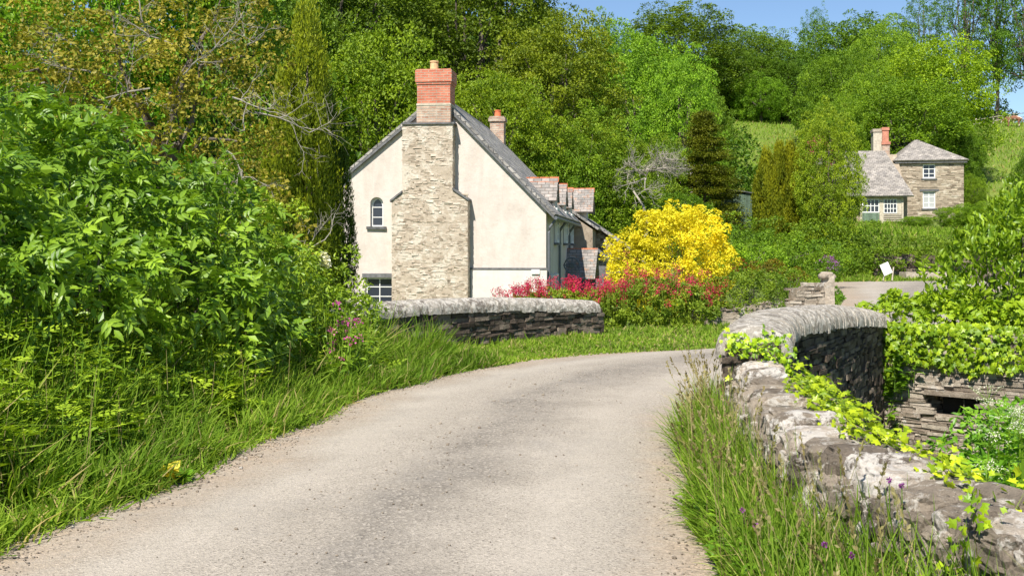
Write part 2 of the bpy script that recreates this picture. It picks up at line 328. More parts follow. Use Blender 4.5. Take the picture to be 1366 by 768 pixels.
for i in range(n_r):
    if i: ln += np.linalg.norm((L_[i]+R_[i])/2-(L_[i-1]+R_[i-1])/2)
    for j in range(k_):
        q = -0.06+1.12*j/(k_-1); P = L_[i]*(1-q)+R_[i]*q
        V.append((P[0], P[1], 0.006+0.05*max(0, 1-(2*q-1)**2))); UV.append((q, ln))
fs = np.array([(i*k_+j, i*k_+j+1, (i+1)*k_+j+1, (i+1)*k_+j) for i in range(n_r-1) for j in range(k_-1)])
g = Geo(); g.add(V, fs); ro = g.build('road', MAT['road'], smooth=True); tag(ro, kind='structure')
uvl = ro.data.uv_layers.new(name='UVMap'); UV = np.array(UV); uvl.data.foreach_set('uv', UV[fs.ravel()].ravel())
# the lane that crosses in the distance
g = Geo(); P0 = [(11, 57.0), (16, 55.5), (22, 53), (32, 50.5)]; P1 = [(11, 52), (15.5, 47), (22, 45.5), (32, 45)]
A0 = resample(np.array(P0, float), 30); A1 = resample(np.array(P1, float), 30)
V = []; UV = []
for i in range(30):
    for j in range(6): q = j/5; P = A0[i]*(1-q)+A1[i]*q; V.append((P[0], P[1], 0.010)); UV.append((0.2+0.1*q, i*0.7))
fs = np.array([(i*6+j, (i+1)*6+j, (i+1)*6+j+1, i*6+j+1) for i in range(29) for j in range(5)])
g.add(V, fs); ro = g.build('far_road', MAT['road']); tag(ro, kind='structure')
uvl = ro.data.uv_layers.new(name='UVMap'); UV = np.array(UV); uvl.data.foreach_set('uv', UV[fs.ravel()].ravel())
# ------------------------------------------------------------------ leaf shapes
def leaf_frames(d, n):
    Y = nrm(d); Z = n-(n*Y).sum(-1, keepdims=True)*Y; Z = nrm(Z); Xx = np.cross(Y, Z)
    return np.stack([Xx, Y, Z], 1)                         # rows are the local axes
def scatter(g, tv, tf, P, d, n, size, a, wscale=None):
    R = leaf_frames(d, n); S = np.broadcast_to(np.asarray(size, float), (len(P),))
    tv = np.asarray(tv, float); T_ = np.broadcast_to(tv, (len(P),)+tv.shape).copy()
    if wscale is not None: T_[:, :, 0] *= np.asarray(wscale)[:, None]
    V = P[:, None, :]+S[:, None, None]*np.einsum('njk,nkl->njl', T_, R)
    m = len(tv); off = (np.arange(len(P))*m)[:, None, None]
    tf = np.asarray(tf); Fx = (tf[None]+off).reshape(-1, tf.shape[1])
    g.add(V.reshape(-1, 3), Fx, np.repeat(np.clip(a, 0, 1), m))
LEAF2 = ([(0, 0, 0), (.26, .45, .07), (0, 1, 0), (-.26, .45, .07)], [(0, 1, 2), (0, 2, 3)])
LEAFR = ([(0, 0, 0), (.40, .5, .09), (0, 1, -.05), (-.40, .5, .09)], [(0, 1, 2), (0, 2, 3)])
# long pointed leaf, folded and drooping
_y = [0, .25, .55, .82, 1.0]; _w = [0, .17, .2, .1, 0]; _z = [0, .03, .02, -.05, -.15]
LEAF8 = ([(0, 0, 0), (0, .28, .0), (0, .58, -.02), (0, 1, -.16), (.17, .25, .06), (.19, .55, .05), (-.17, .25, .06), (-.19, .55, .05), (.10, .8, -.03), (-.10, .8, -.03), (0, .82, -.08)],
         [(0, 4, 1), (4, 5, 2), (4, 2, 1), (5, 8, 10), (5, 10, 2), (8, 3, 10), (0, 1, 6), (6, 1, 2), (6, 2, 7), (7, 2, 10), (7, 10, 9), (9, 10, 3)])
def ivy_t():
    ang = [-160, -115, -75, -48, -22, 0, 22, 48, 75, 115, 160]; r = [.25, .45, .30, .55, .36, .72, .36, .55, .30, .45, .25]
    v = [(0, .3, .03)]+[(math.sin(RAD(t_))*q, .3+math.cos(RAD(t_))*q, -.10*q) for t_, q in zip(ang, r)]
    return v, [(0, i+1, i) for i in range(1, 11)]+[(0, 1, 11)]
IVY = ivy_t()
def compound(k=5, L=1.0, ll=0.5, tpl=LEAF8):
    V = []; Fx = []
    def put(y, ang, s_):
        c_, sn = math.cos(RAD(ang)), math.sin(RAD(ang)); o_ = len(V)
        for (a_, b_, c3) in tpl[0]: V.append((s_*(a_*c_+b_*sn), y*L+s_*(-a_*sn+b_*c_), s_*c3-0.18*(y)**2-(0.12*s_*b_)))
        for f in tpl[1]: Fx.append(tuple(o_+i for i in f))
    ys_ = [0.35, 0.62]+([0.85] if k > 5 else [])
    for y in ys_:
        put(y, 62, ll); put(y, -62, ll)
    put(0.85 if k <= 5 else 1.05, 0, ll*1.15)
    return V, Fx
ELDER = compound(5, 0.75, 0.52)
FERN_T = compound(7, 0.9, 0.34, LEAF2)
def blade_t(bend, w=0.016, seg=4):
    V = []; Fx = []
    for i in range(seg+1):
        q = i/seg; ang = bend*q; y = q*(1-0.25*abs(bend)*q*0.5); z = -0.5*bend*q*q
        ww = w*(1-q)**0.7*(0.6+0.4*min(1, q*4))+0.0008
        V += [(-ww, y, z), (ww, y, z)]
    return V, [(2*i, 2*i+1, 2*i+3, 2*i+2) for i in range(seg)]
BLADES = [blade_t(b) for b in (0.25, 0.6, 1.0, 1.5)]
def rdir(n): return nrm(rng.normal(size=(n, 3)))
def grass(g, P, h, wid=1.0, lean=(0, 0, 0), spread=0.45, a0=0.1, a1=1.0, bl=(0, 1, 2, 3)):
    """blades rooted at P, heights h"""
    n = len(P); pick = rng.integers(0, len(bl), n); d = nrm(np.array([0, 0, 1.])+np.array(lean)+rng.normal(0, spread, (n, 3))*[1, 1, .2])
    d[:, 2] = np.abs(d[:, 2]); nn = rdir(n); nn[:, 2] = np.abs(nn[:, 2])*0.6+0.1
    # bend direction is -Z of the frame: outward-leaning
    hh = np.broadcast_to(h, (n,))
    for k in range(len(bl)):
        s_ = pick == k
        if s_.any(): scatter(g, *BLADES[bl[k]], P[s_], d[s_], nn[s_], hh[s_], rng.uniform(a0, a1, s_.sum()), wscale=(rng.uniform(.7, 1.5, s_.sum())*wid/hh[s_]*0.45))
def crown(g, lobes, nc, cr, nl, leaf, tpl=LEAF2, flat=0.75, up=0.45, droop=0.1, inner=0.12, cjit=0.12, amix=0.5, zmin=None, seedup=0.0):
    """clumps of leaves over ellipsoid lobes; nc clumps per unit lobe, cr clump radius, nl leaves a clump"""
    lobes = np.asarray(lobes, float)
    for li, (cx, cy, cz, rx, ry, rz) in enumerate(lobes):
        nn_ = max(4, int(nc*(rx*ry*rz)**(2/3)))
        i = np.arange(nn_)+rng.uniform(0, 1); ph = i*2.399963; zz = 1-2*(i+.5)/(nn_+1)
        zz = np.clip(zz+seedup, -1, 1)
        D = np.stack([np.sqrt(np.maximum(0, 1-zz*zz))*np.cos(ph), np.sqrt(np.maximum(0, 1-zz*zz))*np.sin(ph), zz], 1)
        D = nrm(D+rng.normal(0, .18, D.shape)); CC = np.array([cx, cy, cz])+D*np.array([rx, ry, rz])*(1+rng.normal(0, cjit, (nn_, 1)))
        keep = np.ones(nn_, bool)
        for lj, (ax, ay, az, bx, by, bz) in enumerate(lobes):
            if lj != li: keep &= (((CC-[ax, ay, az])/[bx, by, bz])**2).sum(1) > 0.55
        if zmin is not None: keep &= CC[:, 2] > zmin
        CC, D = CC[keep], D[keep]; m_ = len(CC)
        if not m_: continue
        crs = cr*rng.uniform(.65, 1.35, m_); per = nl
        c_ = np.repeat(CC, per, 0); d_ = np.repeat(D, per, 0); r_ = np.repeat(crs, per)
        q = nrm(d_*0.55+rng.normal(0, 1, c_.shape)*0.75+[0, 0, .15]); rr = rng.uniform(.55, 1.05, len(c_))**.7
        inn = rng.uniform(0, 1, len(c_)) < inner
        P = c_+q*(r_*rr)[:, None]*[1, 1, flat]; P[inn] -= (d_*np.array([rx, ry, rz])*rng.uniform(.1, .45, (len(c_), 1)))[inn]
        n_ = nrm(q*.6+np.array([0, 0, up])+rng.normal(0, .45, q.shape))
        dl = nrm(np.cross(n_, rdir(len(q)))+q*.5-[0, 0, droop])
        a = np.repeat(rng.uniform(0, 1, m_), per)*amix+rng.uniform(0, 1, len(c_))*(1-amix)
        scatter(g, *tpl, P, dl, n_, leaf*rng.uniform(.65, 1.3, len(P)), a)
def limbs(g, base, targets, r0, k=6, wob=0.25, fork=0.45):
    base = np.asarray(base, float)
    for t_ in targets:
        t_ = np.asarray(t_, float); n = 6; q = np.linspace(0, 1, n)[:, None]
        P = base*(1-q)+t_*q; P[1:-1] += rng.normal(0, wob, (n-2, 3)); P[:, 2] += np.sin(q[:, 0]*math.pi)*0.15*np.linalg.norm(t_-base)
        g.tube(P, r0*np.linspace(1, .15, n), k)

# ------------------------------------------------------------------ tree kinds, built once at about 5 m radius and 12 m height, then copied
PROTO = {}
def proto(kind, fol, trunk, H, R): PROTO[kind] = (fol, trunk, H, R)
def mk(name, g, mat, smooth=False):
    o = g.build(name, mat, None, smooth); me = o.data; bpy.data.objects.remove(o); return me
def round_tree(kind, leaf, nlobes, R, H, low, mat, flat=.75, nc=15, cr=.6, nl=70, tpl=LEAF2, spread=1.0, open_=False, inner=.12):
    f = Geo(); t_ = Geo(); lob = []
    if not open_: lob.append((0, 0, H*.56, R*.72, R*.72, H*.36))
    for i in range(nlobes):
        th = i*2.4+rng.uniform(-.4, .4); z = low*H+(H*.92-low*H)*(i+.5)/nlobes
        prof = math.sqrt(max(.08, 1-((z/H-.5)/.52)**2)); rr = R*.62*prof*spread; s_ = R*rng.uniform(.24, .44)
        lob.append((rr*math.cos(th), rr*math.sin(th), z, s_, s_, s_*rng.uniform(.7, 1.0)))
    crown(f, lob, nc, cr, nl, leaf, tpl, flat, inner=inner, cjit=.2, up=.25)
    t_.tube([(0, 0, -1), (0.05, 0, .2), (.1, .05, H*.3), (0, .1, H*.6), (0, 0, H*.85)], [R*.075, R*.06, R*.045, R*.03, R*.01], 8)
    limbs(t_, (0.05, 0, H*.22), [l[:3] for l in lob[1:]], R*.03)
    proto(kind, mk(kind+'_crown', f, MAT[mat]), mk(kind+'_trunk', t_, MAT['bark'], True), H, R)
round_tree('oak', .20, 22, 5, 12, .16, 'leaf', nl=75)
round_tree('ash', .18, 28, 5, 12, .12, 'leaf', flat=.6, nc=16, cr=.5, nl=75)
round_tree('beech', .19, 34, 5, 13, .10, 'leaf', flat=.42, nc=17, cr=.62, nl=75)
round_tree('bush', .20, 14, 5, 8, .08, 'leaf', nc=16, cr=.55, nl=80)
round_tree('sparse', .20, 30, 3.6, 16, .22, 'leaf', flat=.7, nc=9, cr=.42, nl=42, open_=True, spread=1.15, inner=.25)
def cypress(kind, mat, R, H, cols, leaf=.16, n=520, lean=.0):
    f = Geo(); t_ = Geo()
    for (cx, cy, r, h) in cols:
        z = rng.uniform(.02, 1, n)**.9; th = rng.uniform(0, 6.283, n)
        prof = np.minimum(1, (1-z)*2.1)**.65*np.minimum(1, .55+z*2.5)*rng.uniform(.70, 1.16, n)
        P = np.stack([cx+np.cos(th)*r*prof, cy+np.sin(th)*r*prof, z*h], 1)
        out_ = np.stack([np.cos(th), np.sin(th), np.zeros(n)], 1)
        per = 70; c_ = np.repeat(P, per, 0); o_ = np.repeat(out_, per, 0)
        q = rng.normal(0, 1, c_.shape)*np.array([.10, .10, .34])*r/1.2; q[:, :2] *= np.clip(1.1-q[:, 2:]/(.8*r), .25, 1.6)
        top = rng.uniform(0, 1, len(c_))
        Q = c_+q+o_*(top*.22*r)[:, None]
        d = nrm(np.array([0, 0, 1.])+o_*.45+rng.normal(0, .3, c_.shape)); nn = nrm(o_+rng.normal(0, .4, c_.shape))
        a = np.repeat(rng.uniform(0, 1, n), per)*.4+np.clip((q[:, 2]/(.42*r/1.2)+1.5)/3, 0, 1)*.6
        scatter(f, *LEAF2, Q, d, nn, leaf*rng.uniform(.6, 1.3, len(Q)), a)
        t_.tube([(cx, cy, -.5), (cx, cy, h*.5), (cx, cy, h*.95)], [r*.1, r*.07, .02], 6)
    proto(kind, mk(kind+'_crown', f, MAT[mat]), mk(kind+'_trunk', t_, MAT['bark'], True), H, R)
cypress('cypress', 'conifer', 1.25, 6.6, [(0, 0, .8, 6.6), (.75, -.1, .62, 5.3), (-.25, .3, .6, 4.6)], leaf=.085, n=240)
cypress('goldbush', 'conifer', 2.3, 5, [(-1.35, 0, .95, 4.6), (-.3, -.3, .95, 4.9), (.75, .1, .95, 5.0), (1.5, .1, .8, 4.6), (0, .7, 1.1, 4.6)], leaf=.16, n=230)
# dark layered conifer
f = Geo(); t_ = Geo(); H = 12; R = 4; n = 330
z = rng.uniform(.06, .99, n); th = rng.uniform(0, 6.283, n); L = R*(1-z)**.75*rng.uniform(.55, 1.1, n)+.25
P = np.stack([np.cos(th)*L, np.sin(th)*L, z*H-.1*L], 1)
for i in range(n):
    if i % 3 == 0: t_.tube([(0, 0, z[i]*H), P[i]*.6+np.array([0, 0, .4*z[i]*H]), P[i]], [.07, .04, .01], 4)
for fr in (1, .8, .55):
    c_ = np.repeat(P*[fr, fr, 1]+[0, 0, .06], 55, 0); q = rng.normal(0, 1, c_.shape)*[.42, .42, .14]
    scatter(f, *LEAF2, c_+q, nrm(c_*[1, 1, 0]+rng.normal(0, .8, c_.shape)-[0, 0, .3]), nrm(rng.normal(0, .4, c_.shape)+[0, 0, 1]), .2*rng.uniform(.6, 1.3, len(c_)), np.repeat(rng.uniform(0, 1, n), 55)*.5+rng.uniform(0, .5, len(c_)))
t_.tube([(0, 0, -1), (0, 0, H*.5), (0, 0, H*.97)], [.22, .13, .02], 7)
proto('fir', mk('fir_crown', f, MAT['leaf']), mk('fir_trunk', t_, MAT['bark'], True), H, R)

def tree(kind, px, ytop, Y, wpx, col, label, cat='tree', name=None, group='trees on the wooded hillside', zrot=None, sink=0.0, wy=None, zb=None):
    fol, tr, H, R = PROTO[kind]; x = ux(px, Y); zb = T1(x, Y)-sink if zb is None else zb; h = uz(ytop, Y)-zb; s_ = wpx/F*Y/2/(R*1.02)*(.93 if Y > 70 else 1.0); h *= .92 if (Y > 70 and kind != 'sparse') else 1.0
    o = thing(name or {'oak': 'oak_tree', 'ash': 'ash_tree', 'beech': 'beech_tree', 'bush': 'bush', 'sparse': 'tall_tree', 'cypress': 'golden_cypress', 'goldbush': 'conifer_bush', 'fir': 'fir_tree'}[kind], label, cat, (x, Y, zb), group, local=True)
    o.scale = (s_, s_ if wy is None else wy*s_, h/H*(1.0)); o.rotation_euler = (0, 0, rng.uniform(0, 6.28) if zrot is None else zrot)
    for nm, me in (('crown', fol), ('trunk', tr)):
        c = bpy.data.objects.new(nm, me); COL.objects.link(c); c.parent = o
        if nm == 'crown': c.color = (*col, 1)
    return o
# ------------------------------------------------------------------ walls of stone
def rubble(g, Pf, length, z0f, z1f, ch=(.05, .11), sl=(.12, .38), prot=(.0, .03), depth=.08, gap=.008, skip=None, jit=.006, zlo=None):
    """courses of stones on a face. Pf(s, z) -> point, outward normal, along; z0f/z1f give bottom and top along s"""
    zmin = min(z0f(s) for s in np.linspace(0, length, 12)); zmax = max(z1f(s) for s in np.linspace(0, length, 30)); z = zmin
    while z < zmax:
        h = rng.uniform(*ch); s = -rng.uniform(0, sl[1])
        while s < length:
            l_ = rng.uniform(*sl); a, b = max(0, s), min(length, s+l_); mid = (a+b)/2
            if b-a > .03:
                top = min(z+h, z1f(mid)); bot = max(z, z0f(mid))
                if top-bot > .02 and not (skip and skip(mid, (top+bot)/2, (b-a)/2, (top-bot)/2)):
                    p, n_, t_ = Pf(mid, (top+bot)/2); pr = rng.uniform(*prot)
                    g.box(p+n_*(pr-depth/2), (b-a-gap, depth, top-bot-gap), np.array([t_, n_, [0, 0, 1]]), rng.uniform(0, 1), jit)
            s += l_
        z += h
class Path:
    def __init__(s, P, off=0.0, n=40):
        Q = resample(np.asarray(P, float), n); xy = Q[:, :2]; t_ = np.gradient(xy, axis=0); t_ = nrm(t_); s.nv = np.stack([t_[:, 1], -t_[:, 0]], 1)
        s.xy = xy+s.nv*off; s.z = Q[:, 2]; s.c = Q; s.t = t_; s.d = np.concatenate([[0], np.cumsum(np.linalg.norm(np.diff(s.xy, axis=0), axis=1))]); s.L = s.d[-1]
    def p(s, q): return np.array([np.interp(q, s.d, s.xy[:, 0]), np.interp(q, s.d, s.xy[:, 1])])
    def T(s, q): v = np.array([np.interp(q, s.d, s.t[:, 0]), np.interp(q, s.d, s.t[:, 1])]); return v/np.linalg.norm(v)
    def zz(s, q): return float(np.interp(q, s.d, s.z))
def sweep(g, path, prof, n=120, a=.5, dz=0.0, noise_amp=0.012, nf=7.0, endround=.12, rib=0.0):
    """prof: closed (offset right, height) points swept along the path; heights are relative to the path's z"""
    q = np.linspace(0, path.L, n); k = len(prof); V = []
    for i, s_ in enumerate(q):
        p = path.p(s_); t_ = path.T(s_); nv = np.array([t_[1], -t_[0]]); zt = path.zz(s_)
        e = min(s_, path.L-s_); f = math.sqrt(max(0.0, 1-(1-min(1, e/endround))**2)) if endround else 1.0; f = 0.25+0.75*f
        for (o_, h_) in prof:
            hh = h_ if h_ < -0.35 else h_*1.0; v = np.array([p[0]+nv[0]*o_*f, p[1]+nv[1]*o_*f, zt+(hh if h_ < -.3 else hh-(1-f)*.12)])
            am = noise_amp*(1+rib*math.sin(s_*38+3*mnoise.noise(Vector((s_*2, 0, 0)))))
            v += am*np.array(mnoise.noise_vector(Vector(v*nf)))+am*1.6*np.array(mnoise.noise_vector(Vector(v*nf*.35)))
            V.append(v)
    fs = [(i*k+j, (i+1)*k+j, (i+1)*k+(j+1) % k, i*k+(j+1) % k) for i in range(n-1) for j in range(k)]+[tuple(range(k)), tuple(range((n-1)*k, n*k))[::-1]]
    g.add(V, fs, a)
def half_round(hw, h, k=14, under=.0):
    return [(hw*math.cos(math.pi*i/k)*(1 if 0 < i < k else 1), -h+h*1.0*math.sin(math.pi*i/k)**.62) for i in range(k+1)]
def parapet(name, P, label, zbot_r, zbot_l, hw=.235, cw=.27, chh=.22, slw=(.16, .45)):
    P = np.asarray(P, float); pc = Path(P); o = thing(name, label, 'wall', (P[0][0], P[0][1], 0))
    core = Geo()
    sweep(core, pc, [(-hw+.03, -chh*.6), (hw-.03, -chh*.6), (hw-.03, -3.0), (-hw+.03, -3.0)], n=60, noise_amp=0, endround=0)
    for sgn, zb in ((1, zbot_r), (-1, zbot_l)):
        pth = Path(P, sgn*hw)
        def Pf(s_, z, pth=pth, sgn=sgn):
            p = pth.p(s_); t_ = pth.T(s_); n_ = np.array([t_[1], -t_[0], 0])*sgn; return np.array([p[0], p[1], z]), n_, np.array([t_[0], t_[1], 0])
        rubble(core, Pf, pth.L, lambda s_: zb, lambda s_, pth=pth: pth.zz(s_)-chh+.01, (.045, .10), (.10, .42), (-.01, .03))
    for s_, e in ((0, -1), (pc.L, 1)):                     # end faces
        p = pc.p(s_); t_ = pc.T(s_)*e; n_ = np.array([t_[0], t_[1], 0]); al = np.array([-t_[1], t_[0], 0])
        rubble(core, lambda q, z, p=p, n_=n_, al=al: (np.array([p[0], p[1], z])+al*(q-hw), n_, al), 2*hw, lambda q: min(zbot_l, zbot_r), lambda q, s_=s_: pc.zz(s_)-chh, (.05, .1), (.1, .3))
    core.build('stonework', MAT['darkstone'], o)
    cg = Geo(); sweep(cg, pc, half_round(cw-.02, chh-.015, 12), n=80, noise_amp=.004, nf=9)
    q = 0.0; k = 22                                        # thin stones set on edge, side by side
    while q < pc.L-.02:
        w_ = rng.uniform(*slw); w_ = min(w_, pc.L-q); sc = rng.uniform(.965, 1.03); dz = rng.normal(0, .004); pr_ = half_round(cw*sc, chh*rng.uniform(.98, 1.04), k); V = []
        tl = rng.normal(0, .006, 2)
        ns = max(3, int(w_/.035))
        for s_ in np.linspace(q+.002, q+w_-.002, ns):
            p = pc.p(s_); t_ = pc.T(s_); nv = np.array([t_[1], -t_[0]]); zt = pc.zz(s_); e = min(s_, pc.L-s_); ff = math.sqrt(max(0.0, 1-(1-min(1, e/.14))**2)); ff = .25+.75*ff; edge = 1-.012*abs((s_-q)/w_-.5)*2
            for (o_, h_) in pr_:
                v = np.array([p[0]+nv[0]*o_*ff*edge, p[1]+nv[1]*o_*ff*edge, zt+dz+h_-(1-ff)*.12-(1-edge)*.3+tl[0]*o_*3]); V.append(v+.011*np.array(mnoise.noise_vector(Vector(v*11)))+.008*np.array(mnoise.noise_vector(Vector(v*28))))
        m_ = k+1; fs = [(i*m_+j, (i+1)*m_+j, (i+1)*m_+(j+1) % m_, i*m_+(j+1) % m_) for i in range(ns-1) for j in range(m_)]+[tuple(range(m_)), tuple(range((ns-1)*m_, ns*m_))[::-1]]
        cg.add(V, fs, rng.uniform(0, 1)); q += w_
    cg.build('coping', MAT['coping'], o, smooth=True, sharp=50)
    return o
parapet('bridge_parapet', PL, 'low dark stone bridge wall with pale rounded coping in front of the cream cottage', -.1, -1.4)
parapet('bridge_parapet', PR, 'curved bridge wall with broad pale coping and dark mossy river face right of the lane', -2.2, -.1, hw=.25, cw=.31, chh=.25, slw=(.03, .12))
# wing wall and retaining wall beyond the stream
def straight_wall(name, label, a, b, ztop, zbot, th, mat, cope=False, ch=(.05, .1), sl=(.12, .4), hole=None, ragged=0.0, cat='wall'):
    a = np.array(a, float); b = np.array(b, float); t_ = nrm(b-a); n_ = np.array([t_[1], -t_[0]]); L = np.linalg.norm(b-a)
    o = thing(name, label, cat, (a[0], a[1], max(zbot, T1(*a)) if zbot > -1 else zbot)); g = Geo()
    zt = ztop if callable(ztop) else (lambda s_: ztop)
    rg = (lambda s_: zt(s_)+ragged*mnoise.noise(Vector((s_*2.2, a[0], 3)))+ragged*.6*mnoise.noise(Vector((s_*6, a[0], 5))))
    t3 = np.array([t_[0], t_[1], 0]); n3 = np.array([n_[0], n_[1], 0])
    nseg = max(2, int(L/.3)); hv = hole
    for i in range(nseg):
        s0, s1 = L*i/nseg, L*(i+1)/nseg; h = rg((s0+s1)/2)-zbot-.03
        if hv and s1 > hv[0]-.05 and s0 < hv[1]+.05:
            for z0, z1 in ((zbot, hv[2]), (hv[3], zbot+h)):
                p = a+t_*(s0+s1)/2; g.box((p[0], p[1], (z0+z1)/2), (s1-s0, th-.1, z1-z0), np.array([t3, n3, [0, 0, 1]]), .3)
            continue
        p = a+t_*(s0+s1)/2; g.box((p[0], p[1], zbot+h/2), (s1-s0, th-.08, h), np.array([t3, n3, [0, 0, 1]]), .3)
    sk = None
    if hv: sk = lambda s_, z, hs, hz: (hv[0]-hs*.6 < s_ < hv[1]+hs*.6 and hv[2]-hz*.5 < z < hv[3]+hz*.5)
    for sgn in (1, -1):
        f = lambda s_, z, sgn=sgn: (np.array([*(a+t_*s_+n_*sgn*th/2), z]), n3*sgn, t3)
        rubble(g, f, L, lambda s_: zbot, rg, ch, sl, (-.02, .02), .09, skip=sk if sgn == 1 else None)
    for s_, e in ((0, -1), (L, 1)):
        f = lambda q, z, s_=s_, e=e: (np.array([*(a+t_*s_+n_*(q-th/2)), z]), t3*e, n3)
        rubble(g, f, th, lambda q: zbot, lambda q, s_=s_: rg(s_), ch, (.15, .3), (-.02, .02), .09)
    g.build('stonework', mat, o)
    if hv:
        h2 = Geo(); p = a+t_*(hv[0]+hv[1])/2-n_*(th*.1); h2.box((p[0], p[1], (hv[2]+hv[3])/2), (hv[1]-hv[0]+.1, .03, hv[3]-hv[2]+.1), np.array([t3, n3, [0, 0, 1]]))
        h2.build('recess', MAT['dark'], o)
        h3 = Geo(); p = a+t_*(hv[0]+hv[1])/2+n_*(th/2-.03); h3.box((p[0], p[1], hv[3]+.04), (hv[1]-hv[0]+.4, .16, .07), np.array([t3, n3, [0, 0, 1]]), .2, .006)
        h3.build('lintel', mat, o)
    return o
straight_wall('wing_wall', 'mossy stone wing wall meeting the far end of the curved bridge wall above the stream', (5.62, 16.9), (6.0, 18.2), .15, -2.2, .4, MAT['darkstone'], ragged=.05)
straight_wall('retaining_wall', 'sunlit stone stream wall with a small dark square opening under the ivy', (5.6, 16.9), (9.4, 13.4), .4, -2.3, .45, MAT['wallstone'], hole=(.92, 1.42, -.80, -.52), ch=(.03, .085), sl=(.08, .45), ragged=.03)
# garden wall with gate post
straight_wall('garden_wall', 'broken grey garden wall between the flower bed and the gate post', (3.75, 22.9), (6.45, 23.6), lambda s_: .42+.36*sst(1.7, 2.7, s_)-.1*(s_ < .2), -.1, .4, MAT['wallstone'], ragged=.22, ch=(.05, .13))
o = thing('gate_post', 'upright pale granite gate post with a knobbly top at the lane bend', 'gate post', (6.62, 23.6, 0))
g = Geo(); pr = [(-.13, -.12), (.12, -.13), (.14, .1), (0, .14), (-.13, .11)]
V = []; n_ = 14
for i in range(n_):
    z = -.1+1.12*i/(n_-1)
    for (a, b) in pr: v = np.array([6.62+a*(1-.1*i/n_), 23.6+b, z]); V.append(v+.02*np.array(mnoise.noise_vector(Vector(v*4))))
g.add(V, [(i*5+j, i*5+(j+1) % 5, (i+1)*5+(j+1) % 5, (i+1)*5+j) for i in range(n_-1) for j in range(5)]+[tuple(range(5))[::-1], tuple(range(5*n_-5, 5*n_))], .8)
g.build('shaft', MAT['wallstone'], o)
def boulder(g, c, r, sub=3, amp=.22, a=.5, rot=0.0, f=1.3):
    import bmesh
    bm = bmesh.new(); bmesh.ops.create_icosphere(bm, subdivisions=sub, radius=1.0)
    V = np.array([v.co[:] for v in bm.verts]); Fx = [tuple(v.index for v in f_.verts) for f_ in bm.faces]; bm.free()
    V = np.sign(V)*np.abs(V)**.55; V /= np.maximum(1, np.linalg.norm(V, axis=1, keepdims=True)/1.25)
    off = rng.uniform(0, 50, 3); W = []
    for v in V:
        nn = nrm(v); d = amp*mnoise.noise(Vector(v*f+off))+amp*.5*mnoise.noise(Vector(v*f*2.7+off))+amp*.30*mnoise.noise(Vector(v*f*6+off))+amp*.22*mnoise.noise(Vector(v*f*13+off))-amp*.35*max(0, .12-abs(mnoise.noise(Vector(v*f*1.9+off*.7))))/.12; W.append(v+nn*d)
    W = np.array(W)*np.asarray(r); c_, s_ = math.cos(rot), math.sin(rot)
    W = W @ np.array([[c_, s_, 0], [-s_, c_, 0], [0, 0, 1]]); g.add(W+np.asarray(c), Fx, a)
g = Geo()
for (x, y, z, r) in [(6.6, 23.6, 1.02, .13), (6.5, 23.5, 1.0, .1), (6.72, 23.65, .99, .09)]: boulder(g, (x, y, z), (r, r, r*.6), 2)
g.build('cap_stone', MAT['wallstone'], o, smooth=True)

# the rough boulder wall beside the verge
RW = np.array([[3.5, 2.9, .46], [2.65, 3.35, .48], [2.16, 3.95, .51], [1.88, 4.6, .555], [1.73, 5.4, .60], [1.70, 6.3, .63], [1.76, 7.2, .65], [1.87, 8.2, .67], [1.95, 8.95, .69]])
rp = Path(RW, 0, 60); o = thing('boulder_wall', 'rough wall of big lichened boulders beside the grass verge, nearest the viewer', 'wall', (1.6, 5, 0))
cg = Geo(); sweep(cg, rp, [(-.13, -.10), (.13, -.10), (.20, -.5), (.24, -1.0), (.24, -2.6), (-.24, -2.6), (-.24, -.8), (-.18, -.4)], n=90, noise_amp=.04, nf=5, endround=0)
for side, zz in ((-1, (.02, .16, .30, .43)), (1, (-.9, -.6, -.3, 0, .25, .5))):
    for iz, z in enumerate(zz):
        q = rng.uniform(0, .2)
        while q < rp.L:
            l_ = rng.uniform(.12, .24)*(1.0 if side < 0 else 1.5); p = rp.p(q); t_ = rp.T(q); nv = np.array([t_[1], -t_[0]])*side
            off = .14+(.56-z)*.10 if side < 0 else .17+(.6-z)*.1
            boulder(cg, (p[0]+nv[0]*off, p[1]+nv[1]*off, z+rng.uniform(-.04, .04)), (.11, l_*.52, rng.uniform(.075, .11)), 2 if side > 0 else 4, .3, rng.uniform(0, 1), math.atan2(-t_[0], t_[1]))
            q += l_*1.12
cg.build('stonework', MAT['boulder'], o, smooth=False)
q = .05; k = 0
while q < rp.L-.05:
    l_ = rng.uniform(.16, .34); p = rp.p(q+l_/2); t_ = rp.T(q+l_/2); zt = rp.zz(q+l_/2); cg = Geo(); hz = rng.uniform(.08, .13)
    boulder(cg, (p[0]+rng.uniform(-.03, .03), p[1], zt-.10+rng.uniform(-.03, .02)), (rng.uniform(.17, .23), l_*.56, hz), 4, .22, rng.uniform(0, 1), math.atan2(-t_[0], t_[1])+rng.uniform(-.1, .1), 1.1)
    cg.build('capstone', MAT['boulder_top'] if rng.uniform() < .45 else MAT['boulder'], o, smooth=False); q += l_*1.12

